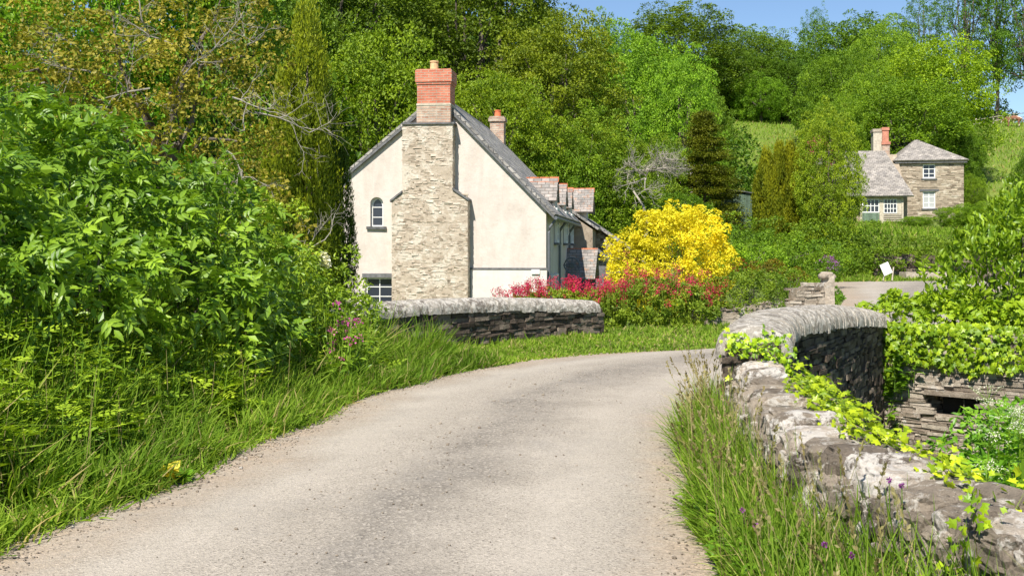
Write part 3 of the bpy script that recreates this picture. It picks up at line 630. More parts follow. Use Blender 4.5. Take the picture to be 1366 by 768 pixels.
# ------------------------------------------------------------------ the cottage, in a frame of its own: u leftwards along the gable, v back along the ridge, z up
class Frame:
    def __init__(s, o, ang):                               # ang: direction of the v axis from +Y towards +X
        s.o = np.array([o[0], o[1], 0.]); s.v = np.array([math.sin(ang), math.cos(ang), 0]); s.u = np.array([-math.cos(ang), math.sin(ang), 0])
    def __call__(s, u, v, z): return s.o+s.u*u+s.v*v+np.array([0, 0, z])
    def ax(s): return np.array([s.u, s.v, [0, 0, 1]])
    def px(s, px, py, v=0.0):                              # pixel -> (u, z) on the plane at depth v
        k = (px-CX)/F; o = s.o+s.v*v; u = (k*o[1]-o[0])/(s.u[0]-k*s.u[1]); Yy = o[1]+s.u[1]*u; return u, uz(py, Yy)
def slab(g, fr, pts, th=.07, a=.5):                        # roof slab: quad (u,v,z) pushed down along its normal
    P = np.array([fr(*p) for p in pts]); n_ = nrm(np.cross(P[1]-P[0], P[2]-P[0]))
    if n_[2] < 0: P = P[::-1]; n_ = -n_
    g.prism(P[::-1], n_*-th if False else -n_*th*-1, a)
HC = Frame((1.0, 33.0), math.atan(.128))
cot = thing('cottage', 'long cream rendered cottage with slate roof and big rubble chimney breast facing the lane', 'cottage', HC(0, 0, -1.3))
def fbox(g, fr, u0, u1, v0, v1, z0, z1, a=.5, jit=0): g.box(fr((u0+u1)/2, (v0+v1)/2, (z0+z1)/2), (abs(u1-u0), abs(v1-v0), abs(z1-z0)), fr.ax(), a, jit)
UL, UR_, ZR, ZL, ZE = 6.25, 0.0, 6.05, 3.56, 2.74; UA = 3.21; LEN = 11.0
# gable wall with real openings: built of vertical strips
def holed_wall(fr, pts_top, holes, zb, v, th):
    """strips in u; top is piecewise linear; holes (u0,u1,z0,z1)"""
    us = sorted(set([p[0] for p in pts_top]+[h[0] for h in holes]+[h[1] for h in holes])); g = Geo(); tu = [p[0] for p in pts_top]; tz = [p[1] for p in pts_top]
    for a, b in zip(us[:-1], us[1:]):
        zs = [zb]; m_ = (a+b)/2
        for h in sorted([h for h in holes if h[0] < m_ < h[1]], key=lambda h: h[2]): zs += [h[2], h[3]]
        za, zb_ = np.interp(a, tu, tz), np.interp(b, tu, tz)
        segs = [(zs[i], zs[i+1] if i+1 < len(zs) else None) for i in range(0, len(zs), 2)]
        for lo, hi in segs:
            q = [(a, lo), (b, lo), (b, zb_ if hi is None else hi), (a, za if hi is None else hi)]
            g.prism([fr(u, v, z) for u, z in q], fr.v*th)
    return g
w1 = HC.px(511, 0)[0], HC.px(494, 0)[0], HC.px(0, 303)[1], HC.px(502, 263)[1]
w1 = (HC.px(511, 303)[0], HC.px(494, 303)[0], HC.px(502, 303)[1], HC.px(502, 263)[1])
w2 = (HC.px(524, 405)[0], HC.px(487, 405)[0], HC.px(505, 408)[1], HC.px(505, 370)[1])
top = [(0, ZE), (UA, ZR), (UL, ZL)]
g = holed_wall(HC, top, [w1, w2], -1.5, 0.0, .3)
# right side wall, left wall and back gable
fbox(g, HC, 0, .3, .3, LEN, -1.5, ZE-.02); fbox(g, HC, UL-.3, UL, .3, LEN, -1.5, ZL-.02)
g.prism([HC(u, LEN-.3, z) for u, z in [(.3, -1.5), (UL-.3, -1.5), (UL-.3, ZL-.1), (UA, ZR-.15), (.3, ZE+.2)]], HC.v*.28)
wall = g.build('wall', MAT['render'], cot)
us, zs = HC.px(627, 357)[0], HC.px(674, 357)[1]
g = Geo(); fbox(g, HC, -.03, us-.03, -.07, 0.0, -1.4, zs-.06)
g.build('plinth', MAT['render_white'], cot)
g = Geo(); fbox(g, HC, -.05, us, -.085, -.002, zs-.056, zs-.0); g.build('string_course', MAT['slab'], cot)
g = Geo(); u_, z_ = HC.px(715, 363); fbox(g, HC, u_-.12, u_+.12, -.12, -.075, z_-.05, z_+.08); g.build('vent', MAT['white_paint'], cot)
# chimney breast
bu = [HC.px(p, 300)[0] for p in (627, 607, 541, 527)]; zsr = HC.px(616, 262)[1]; zsl = HC.px(534, 264)[1]; ztp = HC.px(575, 168)[1]; D = .42
prof = [(bu[0], -1.4), (bu[0], zsr-.12), (bu[1], zsr+.16), (bu[1], ztp), (bu[2], ztp), (bu[2], zsl+.12), (bu[3], zsl-.10), (bu[3], -1.4)]
br = Geo(); br.prism([HC(u, -D, z) for u, z in prof], HC.v*(D-.003), .5)
core = br.build('chimney_breast', MAT['breast'], cot)
g = Geo()
def uLR(z): return (bu[1] if z > zsr+.05 else bu[0], bu[2] if z > zsl else bu[3])
sk = lambda s_, z, hs, hz: not (uLR(z)[0] < s_+bu[0]-hs*.6 and s_+bu[0]+hs*.6 < uLR(z)[1])
rubble(g, lambda s_, z: (HC(s_+bu[0], -D, z), -HC.v, HC.u), bu[3]-bu[0], lambda s_: -1.2, lambda s_: ztp-.05, (.03, .095), (.06, .27), (-.014, .014), .05, .005, skip=sk, jit=.010)
for (uu, z0, z1) in ((bu[0], -1.2, zsr-.12), (bu[1], zsr+.16, ztp)):
    rubble(g, lambda s_, z, uu=uu: (HC(uu, -D+s_, z), -HC.u, HC.v), D, lambda s_: z0, lambda s_: z1, (.04, .08), (.08, .25), (-.01, .012), .05, .006)
g.build('facing_stone', MAT['breast'], core)
for (a, b, z0, z1) in ((bu[0]-.05, bu[1], zsr-.16, zsr+.18), (bu[3]+.05, bu[2], zsl-.14, zsl+.14)):
    g = Geo(); g.prism([HC(a, -D-.05, z0), HC(b, -D-.05, z1), HC(b, -D-.05, z1+.06), HC(a, -D-.05, z0+.06)], HC.v*(D+.04)); g.build('shoulder_slate', MAT['slab'], core)
g = Geo(); fbox(g, HC, bu[1]-.06, bu[2]+.02, -D-.05, .02, ztp, ztp+.05); g.build('ledge', MAT['slab'], core)
# brick stack
def cpx(p): return HC.px(p, 130, -.3)[0]
s0, s1 = cpx(601), cpx(557); zA, zB, zC = HC.px(580, 140, -.3)[1], HC.px(580, 107, -.3)[1], HC.px(580, 94, -.3)[1]
ch = thing('x', None, None); bpy.data.objects.remove(ch)
g = Geo(); fbox(g, HC, s0, s1, -.36, .42, zA+.02, zB+.12); stack = g.build('chimney_stack', MAT['brick'], cot, uv=True)
g = Geo(); fbox(g, HC, s0-.012, s1+.012, -.372, .43, ztp+.05, zA-.06); g.build('stack_base', MAT['brick_old'], stack, uv=True)
g = Geo(); fbox(g, HC, s0-.004, s1+.004, -.364, .424, zA-.06, zA-.02-.0); fbox(g, HC, s0-.02, s1+.02, -.38, .44, zA-.02, zA+.03); g.build('flashing', MAT['pale_wood'], stack)
g = Geo(); fbox(g, HC, s0-.05, s1+.05, -.41, .47, zB-.06, zC); fbox(g, HC, s0-.025, s1+.025, -.385, .445, zB-.13, zB-.06); fbox(g, HC, s0-.02, s1+.02, -.38, .44, zC, zC+.03); g.build('chimney_cap', MAT['brick'], stack, uv=True)
def pot(fr, u, v, z0, h, r, mat, parent):
    g = Geo(); c = fr(u, v, z0); zz = [0, .02, .1, .85, .86, 1.0, 1.0, .6]; rr = [1.1, 1.1, 1, .9, 1.05, 1.05, .8, .75]
    g.tube([c+[0, 0, h*z] for z in zz], [r*q for q in rr], 14, cap=False); g.build('chimney_pot', MAT[mat], parent, smooth=False)
pot(HC, (s0+s1)/2+.05, .0, zC+.02, .30, .13, 'buff', stack)
# far chimney at the other gable
g = Geo(); k = HC.px(664, 190, LEN-.4)[0]; fbox(g, HC, k-.27, k+.27, LEN-.65, LEN-.1, 5.2, HC.px(664, 163, LEN-.4)[1]); st2 = g.build('chimney_stack', MAT['brick_old'], cot, uv=True)
zt = HC.px(664, 163, LEN-.4)[1]; g = Geo(); fbox(g, HC, k-.33, k+.33, LEN-.71, LEN-.04, zt, zt+.13); fbox(g, HC, k-.29, k+.29, LEN-.67, LEN-.08, zt+.13, zt+.2); g.build('chimney_cap', MAT['brick_old'], st2, uv=True)
pot(HC, k, LEN-.4, zt+.2, .26, .13, 'terracotta', st2)
# roof: two slopes
ro_ = Geo(); ov = .10; sR = (ZR-ZE)/UA; sL = (ZR-ZL)/(UL-UA)
slab(ro_, HC, [(UA, -ov, ZR+.04), (-.24, -ov, ZE+.04-.24*sR), (-.24, LEN+ov, ZE+.04-.24*sR), (UA, LEN+ov, ZR+.04)], .07)
slab(ro_, HC, [(UA, -ov, ZR+.045), (UA, LEN+ov, ZR+.045), (UL+.2, LEN+ov, ZL+.045-.2*sL), (UL+.2, -ov, ZL+.045-.2*sL)], .07)
roof = ro_.build('roof', MAT['slate'], cot, uv=True)
g = Geo()
for i in range(26):
    v0 = .5+i*.41
    if v0+.4 < LEN-.75: g.prism([HC(UA-.16, v0, ZR-.02), HC(UA, v0, ZR+.16), HC(UA+.16, v0, ZR-.0), HC(UA, v0, ZR+.10)], HC.v*.40, rng.uniform(0, 1))
g.build('ridge_tiles', MAT['slab'], roof)
g = Geo()
for (a, za, b, zb_) in ((UA, ZR, -.24, ZE-.24*sR), (UA, ZR, UL+.2, ZL-.2*sL)):
    g.prism([HC(a, -ov-.02, za+.03), HC(b, -ov-.02, zb_+.03), HC(b, -ov-.02, zb_-.06), HC(a, -ov-.02, za-.07)], HC.v*.09)
g.build('bargeboard', MAT['slab'], roof)
def tubeP(g, fr, pts, r, k=8): g.tube([fr(*p) for p in pts], r, k)
g = Geo(); tubeP(g, HC, [(-.29, -.08, ZE-.28), (-.29, LEN, ZE-.30)], .055); g.build('gutter', MAT['grey_paint'], cot)
for v in (.12, 3.9, 8.1):
    g = Geo(); tubeP(g, HC, [(-.29, v, ZE-.3), (-.1, v, ZE-.55), (-.07, v, ZE-.7), (-.07, v, -1.3)], .042); g.build('drainpipe', MAT['grey_paint'], cot)
# gable windows
def window(fr, u0, u1, z0, z1, v, parent, cols, rows, mat='white_paint', fw=.05, bar=.025, arch=False, depth=.05, curtain=False):
    g = Geo(); zs = z1-(u1-u0)/2*.0
    fbox(g, fr, u0, u0+fw, v, v+depth, z0, z1); fbox(g, fr, u1-fw, u1, v, v+depth, z0, z1); fbox(g, fr, u0+fw, u1-fw, v, v+depth, z0, z0+fw*1.2); fbox(g, fr, u0+fw, u1-fw, v, v+depth, z1-fw, z1)
    for i in range(1, cols): c = u0+fw+(u1-u0-2*fw)*i/cols; fbox(g, fr, c-bar/2, c+bar/2, v+.006, v+depth-.006, z0+fw*1.2, z1-fw)
    for i in range(1, rows): c = z0+(z1-z0)*i/rows; fbox(g, fr, u0+fw, u1-fw, v+.010, v+depth-.010, c-bar/2, c+bar/2)
    if arch:
        uc = (u0+u1)/2; r = (u1-u0)/2-fw; za = z1-fw-.28
        for sgn in (-1, 1):
            pts = [(uc+sgn*r, z1-fw+.001), (uc+sgn*r, za)]+[(uc+sgn*r*math.cos(a), za+.27*math.sin(a)) for a in np.linspace(.1, 1.5, 8)]+[(uc, z1-fw+.001)]
            g.prism([fr(u, v+.012, z) for u, z in pts], fr.v*.03)
    f = g.build('window', MAT[mat], parent)
    g = Geo(); fbox(g, fr, u0+fw*.5, u1-fw*.5, v+depth*.5, v+depth*.5+.008, z0+fw*.5, z1-fw*.5); g.build('pane', MAT['glass'], f)
    if curtain:
        g = Geo(); n = 24; V = []
        for i in range(n+1):
            u = u0+(u1-u0)*i/n; V += [fr(u, v+depth+.10+.02*math.sin(i*1.9), z0), fr(u, v+depth+.10+.02*math.sin(i*1.9), z1)]
        g.add(V, [(2*i, 2*i+2, 2*i+3, 2*i+1) for i in range(n)]); g.build('curtain', MAT['grey_paint'], f)
    return f
window(HC, *w1, .12, cot, 1, 3, fw=.05, arch=True)
g = Geo(); uc_ = (w1[0]+w1[1])/2; r_ = (w1[1]-w1[0])/2
for sgn in (-1, 1): g.prism([HC(uc_+sgn*(r_+.001), .001, w1[3]+.001), HC(uc_+sgn*(r_+.001), .001, w1[3]-.17)]+[HC(uc_+sgn*r_*math.cos(a), .001, w1[3]-.17+.168*math.sin(a)) for a in np.linspace(.1, 1.5, 8)]+[HC(uc_, .001, w1[3]+.001)], HC.v*.118)
g.build('arched_head', MAT['render'], cot)
f = window(HC, *w2, .10, cot, 2, 3, fw=.05)
g = Geo(); u_ = (w1[0]+w1[1])/2; fbox(g, HC, u_-.30, u_+.30, -.08, .14, w1[2]-.07, w1[2]+.01, .2, .004); g.build('window_sill', MAT['slab'], cot)
g = Geo(); u_ = (w2[0]+w2[1])/2; fbox(g, HC, w2[0]-.04, w2[1]+.08, -.05, .1, w2[3], w2[3]+.12, .7, .004); g.build('lintel', MAT['slab'], cot)
for (a, b) in ((.1, UL),):
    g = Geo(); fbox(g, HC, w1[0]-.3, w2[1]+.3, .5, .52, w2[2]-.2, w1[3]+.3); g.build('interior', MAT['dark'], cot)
# dormers on the right slope
def dormer(v, zr=3.78, hw=.55, out=.10, wide=.42, zsill=1.75):
    ze = zr-.72; g = Geo()
    ui = (zr-ZE)/sR+.15; ue = (ze-ZE)/sR+.15
    # cheeks and front
    g.prism([HC(-.035, v-hw+.1, ZE-.3), HC(-.035, v+hw-.1, ZE-.3), HC(-.035, v+hw-.1, ze+.1), HC(-.035, v, zr-.06), HC(-.035, v-hw+.1, ze+.1)], HC.u*.15)
    fbox(g, HC, .05, ue+.15, v-hw+.10, v-hw+.16, ZE-.3, ze+.05); fbox(g, HC, .05, ue+.15, v+hw-.16, v+hw-.10, ZE-.3, ze+.05)
    d = g.build('dormer', MAT['render'], cot)
    g = Geo()
    for sg in (-1, 1):
        slab(g, HC, [(-out, v, zr), (-out, v+sg*hw, ze-.02), (ue, v+sg*hw, ze-.02), (ui, v, zr)], .05)
    g.build('dormer_roof', MAT['slate_dormer'], d, uv=True)
    g = Geo(); n = 4; L = (out+ui)/n
    for i in range(n): g.prism([HC(-out-.02+i*L, v-.13, zr-.09), HC(-out-.02+i*L, v, zr+.075), HC(-out-.02+i*L, v+.13, zr-.09), HC(-out-.02+i*L, v, zr+.01)], HC.u*(L-.02), rng.uniform(0, 1))
    g.build('ridge_tiles', MAT['ridge_tile'], d)
    # tall side window that breaks the eave: frame stands proud of the wall
    W = Frame(HC(-.075, v, 0)[:2], 0); W.u = HC.v.copy(); W.v = HC.u.copy()
    f = window(W, -wide, wide, zsill, 2.85, -.03, d, 2, 4, fw=.07, depth=.09)
    g = Geo(); fbox(g, HC, -.16, -.0, v-wide-.08, v+wide+.08, zsill-.07, zsill-.002); g.build('window_sill', MAT['slab'], d)
for v in (3.0, 6.6, 9.4): dormer(v)
W = Frame(HC(-.02, 0, 0)[:2], 0); W.u = HC.v.copy(); W.v = HC.u.copy()
for (v0, v1) in ((1.3, 2.1), (2.6, 3.6)): window(W, v0, v1, -.3, .75, -.05, cot, 2, 2, fw=.06, depth=.06)
# projecting rear bay with the fourth gable and the lean-to beyond
g = Geo(); fbox(g, HC, -.45, .6, LEN+1.0, LEN+2.2, -1.5, 3.1); bay = g.build('rear_bay', MAT['render'], cot)
g = Geo(); fbox(g, HC, -.75, 4.5, LEN, LEN+6, -1.5, 2.3); g.prism([HC(4.5, LEN+.0, 2.3), HC(-.75, LEN+.0, 2.3), HC(1.9, LEN, 4.1)], HC.v*6); g.build('rear_wall', MAT['housestone'], cot)
g = Geo(); slab(g, HC, [(1.9, LEN-.0, 4.2), (-.95, LEN-.0, 2.28), (-.95, LEN+6, 2.28), (1.9, LEN+6, 4.2)], .08); slab(g, HC, [(1.9, LEN, 4.2), (1.9, LEN+6, 4.2), (4.7, LEN+6, 2.25), (4.7, LEN, 2.25)], .08)
g.build('rear_roof', MAT['slate'], cot, uv=True)
g = Geo(); vb = LEN+1.6; zr = 3.92
for sg in (-1, 1): slab(g, HC, [(-.72, vb, zr), (-.72, vb+sg*.85, zr-.95), (1.2, vb+sg*.85, zr-.95), (1.2, vb, zr)], .06)
g.build('bay_roof', MAT['slate_dormer'], bay, uv=True)
g = Geo()
for i in range(5): g.prism([HC(-.74+i*.4, vb-.14, zr-.09), HC(-.74+i*.4, vb, zr+.08), HC(-.74+i*.4, vb+.14, zr-.09), HC(-.74+i*.4, vb, zr+.01)], HC.u*.38, rng.uniform(0, 1))
g.build('ridge_tiles', MAT['ridge_tile'], bay)
# stone lean-to with roof falling outwards
g = Geo(); vl = LEN+2.4; g.prism([HC(-.6, vl, -1.4), HC(-1.75, vl, -1.4), HC(-1.75, vl, 1.75), HC(-.6, vl, 2.5)], HC.v*2.6)
sk = None; g2 = Geo()
rubble(g2, lambda s_, z: (HC(-.6-s_, vl, z), -HC.v, -HC.u), 1.15, lambda s_: -1.2, lambda s_: 2.45-s_*.65, (.07, .13), (.15, .4), (0, .03), .08)
lt = g.build('lean_to', MAT['darkstone'], cot); g2.build('facing_stone', MAT['housestone'], lt)
g = Geo(); slab(g, HC, [(-.35, vl-.25, 2.72), (-2.15, vl-.25, 1.50), (-2.15, vl+2.8, 1.50), (-.35, vl+2.8, 2.72)], .10); g.build('lean_to_roof', MAT['slate'], lt, uv=True)
# porch
vp = 7.9; zr = 1.49; g = Geo()
slab(g, HC, [(.0, vp, zr), (-1.12, vp, zr), (-1.05, vp-.85, zr-1.05), (.0, vp-.85, zr-1.05)], .07); slab(g, HC, [(.0, vp, zr), (-1.12, vp, zr), (-1.12, vp+.85, zr-1.05), (.0, vp+.85, zr-1.05)], .07)
po = g.build('porch_roof', MAT['slate_dormer'], cot, uv=True)
g = Geo()
for i in range(4): g.prism([HC(-i*.28, vp-.14, zr-.09), HC(-i*.28, vp, zr+.085), HC(-i*.28, vp+.14, zr-.09), HC(-i*.28, vp, zr+.02)], -HC.u*.27, rng.uniform(0, 1))
g.build('ridge_tiles', MAT['ridge_tile'], po)
for dv in (-.7, .55): g = Geo(); fbox(g, HC, -1.0, -.85, vp+dv, vp+dv+.15, -1.3, .65); g.build('porch_post', MAT['bark'], po)
g = Geo(); fbox(g, HC, -.84, 0, vp-.68, vp-.60, -1.3, -.3); g.build('side_panel', MAT['bark'], po)
g = Geo(); slab(g, HC, [(-.9, vp+1.6, 1.55), (-1.75, vp+1.6, .85), (-1.75, vp+3.0, .85), (-.9, vp+3.0, 1.55)], .06); fbox(g, HC, -1.6, -.0, vp+1.8, vp+2.9, -1.3, .9)
g.build('side_porch', MAT['slab'], cot)
# round iron bracket on the porch
o = thing('iron_wheel', 'round grey iron cartwheel hanging on the cottage side wall by the porch', 'wheel', HC(-.3, 6.2, .95)); g = Geo(); c = HC(-.30, 6.2, .98)
for r, rad in ((.26, .03), (.07, .03)): g.tube([c-HC.u*math.cos(a)*r+np.array([0, 0, math.sin(a)*r]) for a in np.linspace(0, 6.283, 25)], rad, 6)
g.build('rim', MAT['grey_paint'], o); g = Geo()
for i in range(8): a = i*math.pi/4; g.tube([c, c-HC.u*math.cos(a)*.25+np.array([0, 0, math.sin(a)*.25])], .014, 5)
g.build('spokes', MAT['grey_paint'], o); g = Geo(); tubeP(g, HC, [(-.30, 6.2, .98), (-.0, 6.2, .98)], .02); g.build('bracket', MAT['grey_paint'], o)
# low outbuilding with a red roof behind the porch
FB = Frame((6.0, 55.0), .12); o = thing('outbuilding', 'small outbuilding with an orange red tiled roof between cottage and yellow shrub', 'outbuilding', FB(0, 0, 0))
g = Geo(); fbox(g, FB, 0, 3.4, 0, 3, T1(5, 56)-.5, .9); g.build('wall', MAT['housestone'], o)
g = Geo(); slab(g, FB, [(-.2, -.25, .8), (3.6, -.25, .8), (3.6, 1.5, 2.0), (-.2, 1.5, 2.0)], .1); slab(g, FB, [(-.2, 3.2, .8), (3.6, 3.2, .8), (3.6, 1.5, 2.0), (-.2, 1.5, 2.0)], .1); g.build('roof', MAT['terracotta'], o)

# ------------------------------------------------------------------ farmhouse on the right, 90 m away
YH = 90.0; HF = Frame((ux(1281, YH), YH-.7), .165); ZH = T1(30, YH)
fh = thing('farmhouse', 'brown stone farmhouse with hipped slate roof standing on the green bank at right', 'house', HF(0, 0, ZH))
W_ = HF.px(1197, 250)[0]; ze = HF.px(1240, 215)[1]; Dp = 6.2
wa = (HF.px(1248, 229)[0], HF.px(1231, 229)[0], HF.px(1240, 238)[1], HF.px(1240, 219)[1]); wb = (HF.px(1248, 265)[0], HF.px(1231, 265)[0], HF.px(1240, 278)[1], HF.px(1240, 255)[1])
g = holed_wall(HF, [(0, ze), (W_, ze)], [wa, wb], ZH-1, 0, .35); fbox(g, HF, 0, .35, .35, Dp, ZH-1, ze); fbox(g, HF, W_-.35, W_, .35, Dp, ZH-1, ze); fbox(g, HF, .35, W_-.35, Dp-.3, Dp, ZH-1, ze)
wl = g.build('wall', MAT['housestone'], fh); g = Geo()
sk = lambda s_, z, hs, hz: any(h[0]-.02-hs < s_ < h[1]+.02+hs and h[2]-hz < z < h[3]+hz for h in (wa, wb))
rubble(g, lambda s_, z: (HF(s_, 0, z), -HF.v, HF.u), W_, lambda s_: ZH-.5, lambda s_: ze-.05, (.09, .17), (.2, .6), (-.01, .035), .08, .012, skip=sk)
rubble(g, lambda s_, z: (HF(W_, s_, z), HF.u, HF.v), Dp, lambda s_: ZH-.5, lambda s_: ze-.05, (.09, .17), (.2, .6), (-.01, .035), .08, .012)
g.build('facing_stone', MAT['housestone'], wl)
for h, cur in ((wa, 0), (wb, 1)):
    f = window(HF, *h, .10, fh, 2, 3, fw=.09, bar=.05, depth=.07)
    if cur:
        q = Geo(); fbox(q, HF, h[0]+.1, h[1]-.1, .125, .132, h[2]+.12, h[3]-.1); q.build('blind', MAT['blind'], f)
    q = Geo(); fbox(q, HF, h[0]-.12, h[1]+.12, -.08, .12, h[2]-.12, h[2]-.0, .2, .01); q.build('window_sill', MAT['slab'], fh)
q = Geo(); fbox(q, HF, wb[0]-.25, wb[1]+.25, -.06, .1, wb[3], wb[3]+.16, .2, .01); q.build('lintel', MAT['slab'], fh)
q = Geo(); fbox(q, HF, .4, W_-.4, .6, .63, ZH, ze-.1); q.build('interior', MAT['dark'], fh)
rg = Geo(); zp = HF.px(1222, 188, 2.6)[1]; e = .28; uc = W_*.62
A_, B_, C_, D_ = (-e, -e, ze-.02), (W_+e, -e, ze-.02), (W_+e, Dp+e, ze-.02), (-e, Dp+e, ze-.02); r1 = (uc, 2.6, zp); r2 = (uc, Dp-2.6, zp)
for pts in ([A_, B_, r1], [B_, C_, r2, r1], [C_, D_, r2], [D_, A_, r1, r2]): slab(rg, HF, pts, .12)
rf = rg.build('roof', MAT['slate_pale'], fh, uv=True)
g = Geo(); fbox(g, HF, -.22, W_+.22, -.22, -.14, ze-.16, ze-.05); g.build('gutter', MAT['slab'], fh)
# lower wing with catslide roof
YW = 88.0; HW = Frame((ux(1206, YW), YW-1.5), .165); wingL = HW.px(1118, 263)[0]; zwe = HW.px(1206, 263)[1]; zwr = HW.px(1178, 203, 4.2)[1]
ur = HW.px(1180, 205, 4.2)[0]
g = Geo(); slab(g, HW, [(-.15, -.35, zwe), (wingL+1, -.35, zwe), (wingL+1.5, 4.2, zwr), (ur, 4.2, zwr)], .14); slab(g, HW, [(ur, 4.2, zwr), (wingL+1.5, 4.2, zwr), (wingL+1, 8, zwe+.5), (ur, 8, zwe+.5)], .14)
wr = g.build('wing_roof', MAT['slate_pale'], fh, uv=True)
g = Geo(); fbox(g, HW, HW.px(1180, 280)[0]+0.0, wingL+.8, .8, 7.8, ZH-1, zwe+.1); g.prism([HW(.1, .9, ZH-1), HW(.1, .9, zwe), HW(.1+.25, 4.2, zwr-.2), HW(.1+.25, 7.8, ZH-1)], HW.u*1.0); g.build('wing_wall', MAT['housestone'], fh)
def W2(px, py): return HW.px(px, py, .0)
ub, uc_, ud, ue_ = W2(1205, 280)[0], W2(1176, 280)[0], W2(1173, 280)[0], W2(1148, 280)[0]; zf = HW.px(1190, 301)[1]; zm = HW.px(1160, 283)[1]
g = Geo(); fbox(g, HW, ub-.02, ub+.12, 0, .12, ZH-.3, zwe-.1); fbox(g, HW, uc_-.15, uc_+.15, 0, .14, ZH-.3, zwe-.1); fbox(g, HW, ue_-.12, ue_+.03, 0, .12, ZH-.3, zwe-.1)
fbox(g, HW, ub, ue_, .02, .1, zwe-.12, zwe-.0); pf = g.build('porch_frame', MAT['pale_wood'], fh)
g = Geo()
for i in range(12): a = uc_+.16+(ue_-.13-uc_-.16)*i/12; fbox(g, HW, a+.005, a+(ue_-.13-uc_-.16)/12-.005, .03, .08, ZH-.3, zm-.05, rng.uniform(0, 1))
g.build('green_boarding', MAT['green_wood'], pf)
window(HW, uc_+.16, ue_-.13, zm-.04, zwe-.13, .03, pf, 4, 2, fw=.07, bar=.055, depth=.06)
window(HW, ub+.45, uc_-.16, zm-.1, zwe-.13, .03, pf, 4, 3, fw=.06, bar=.05, depth=.06)
g = Geo()
for i in range(5): fbox(g, HW, ub+.13, uc_-.16, .03, .07, ZH-.3+i*(zm-.1-ZH+.3)/5+.02, ZH-.3+(i+1)*(zm-.1-ZH+.3)/5-.04, rng.uniform(0, 1))
fbox(g, HW, ub+.13, ub+.44, .03, .07, zm-.12, zwe-.14); g.build('board_panel', MAT['pale_wood'], pf)
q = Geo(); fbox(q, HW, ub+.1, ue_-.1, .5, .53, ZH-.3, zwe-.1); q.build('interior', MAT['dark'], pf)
# farmhouse chimney: grey rendered stack with a red brick flue beside it
def cb(px0, px1, y0, y1, v0, v1, mat, nm, par, uv=True, grow=0):
    u0, u1 = HF.px(px1, 190, v0)[0], HF.px(px0, 190, v0)[0]; z0, z1 = HF.px(1176, y0, v0)[1], HF.px(1176, y1, v0)[1]
    g = Geo(); fbox(g, HF, u0-grow, u1+grow, v0-grow, v1+grow, z0, z1); return g.build(nm, MAT[mat], par, uv=uv)
cs = cb(1165, 1176.5, 222, 176, 3.0, 4.3, 'pale_wood', 'chimney_stack', fh); cb(1165, 1176.5, 176, 172, 3.0, 4.3, 'wallstone', 'chimney_cap', cs, grow=.06)
cb(1177, 1187, 222, 193, 2.9, 4.2, 'brick_old', 'lower_flue', cs); cb(1177, 1185.5, 193, 174, 2.9, 4.1, 'brick', 'red_flue', cs); cb(1177, 1185.5, 174, 170, 2.9, 4.1, 'brick', 'flue_cap', cs, grow=.05); cb(1176.6, 1187.5, 193, 189, 2.85, 4.15, 'brick', 'flue_band', cs, grow=.03)
# grey shed and ruined pale wall on the slope
YS = 66.0; FS = Frame((ux(1003, YS), YS), -.5); zs_ = T1(14, YS); o = thing('garden_shed', 'grey green garden shed half hidden beside the golden conifer', 'shed', FS(0, 0, zs_))
za, zb_ = uz(300, YS)-.2, uz(259, YS); g = Geo(); fbox(g, FS, 0, .9, 0, 1.7, za, zb_); g.build('wall', MAT['green_wood'], o)
g = Geo()
for i in range(6): fbox(g, FS, .02+i*.147, .02+i*.147+.12, -.03, -.003, za, zb_-.03, rng.uniform(0, 1))
g.build('door', MAT['green_wood'], o); g = Geo(); slab(g, FS, [(-.1, -.12, zb_+.02), (1.0, -.12, zb_+.14), (1.0, 1.85, zb_+.14), (-.1, 1.85, zb_+.02)], .06); g.build('roof', MAT['slab'], o)
YR = 70.0; zt = uz(225, YR); FR = Frame((ux(924, YR), YR), .1)
o = thing('ruined_building', 'pale rendered building end showing between bare tree and dark fir', 'building', FR(0, 0, T1(10, YR)))
g = holed_wall(FR, [(0, zt), (2.2, zt)], [(.95, 1.1, zt-1.9, zt-.6)], T1(10, YR)-1, 0, .3); fbox(g, FR, 0, .3, .3, 4, T1(10, YR)-1, zt); fbox(g, FR, 1.9, 2.2, .3, 4, T1(10, YR)-1, zt); g.build('wall', MAT['render_white'], o)
g = Geo(); slab(g, FR, [(-.2, -.2, zt), (2.4, -.2, zt), (2.4, 4.2, zt+.7), (-.2, 4.2, zt+.7)], .1); g.build('roof', MAT['slate_pale'], o, uv=True)
# leaning white board, roadside trough and bank wall across the lane
YB = 50.0; o = thing('notice_board', 'blank white board leaning on a stake at the far side of the lane', 'board', at(1183, 372, YB)*[1, 1, 0]); g = Geo(); c = at(1182, 358.5, YB); a = .42
ax = np.array([[math.cos(a), 0, -math.sin(a)*-1], [0, 1, 0], [-math.sin(a), 0, math.cos(a)]]); g.box(c, (.40, .03, .52), ax); g.build('board', MAT['white_paint'], o)
g = Geo(); g.tube([at(1190, 374, YB+.05), at(1192, 356, YB+.05)], .03, 6); g.tube([at(1178, 374, YB+.1), at(1181, 362, YB+.05)], .025, 6); g.build('stake', MAT['pale_wood'], o)
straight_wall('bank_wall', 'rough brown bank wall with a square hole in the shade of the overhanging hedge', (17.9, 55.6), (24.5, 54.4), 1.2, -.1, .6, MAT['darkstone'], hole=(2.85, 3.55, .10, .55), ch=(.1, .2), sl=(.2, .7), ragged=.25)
o = thing('stone_trough', 'square stone trough set at the lane edge under the bank wall', 'trough', (19.3, 53.3, 0)); g = Geo(); Y0 = 53.3
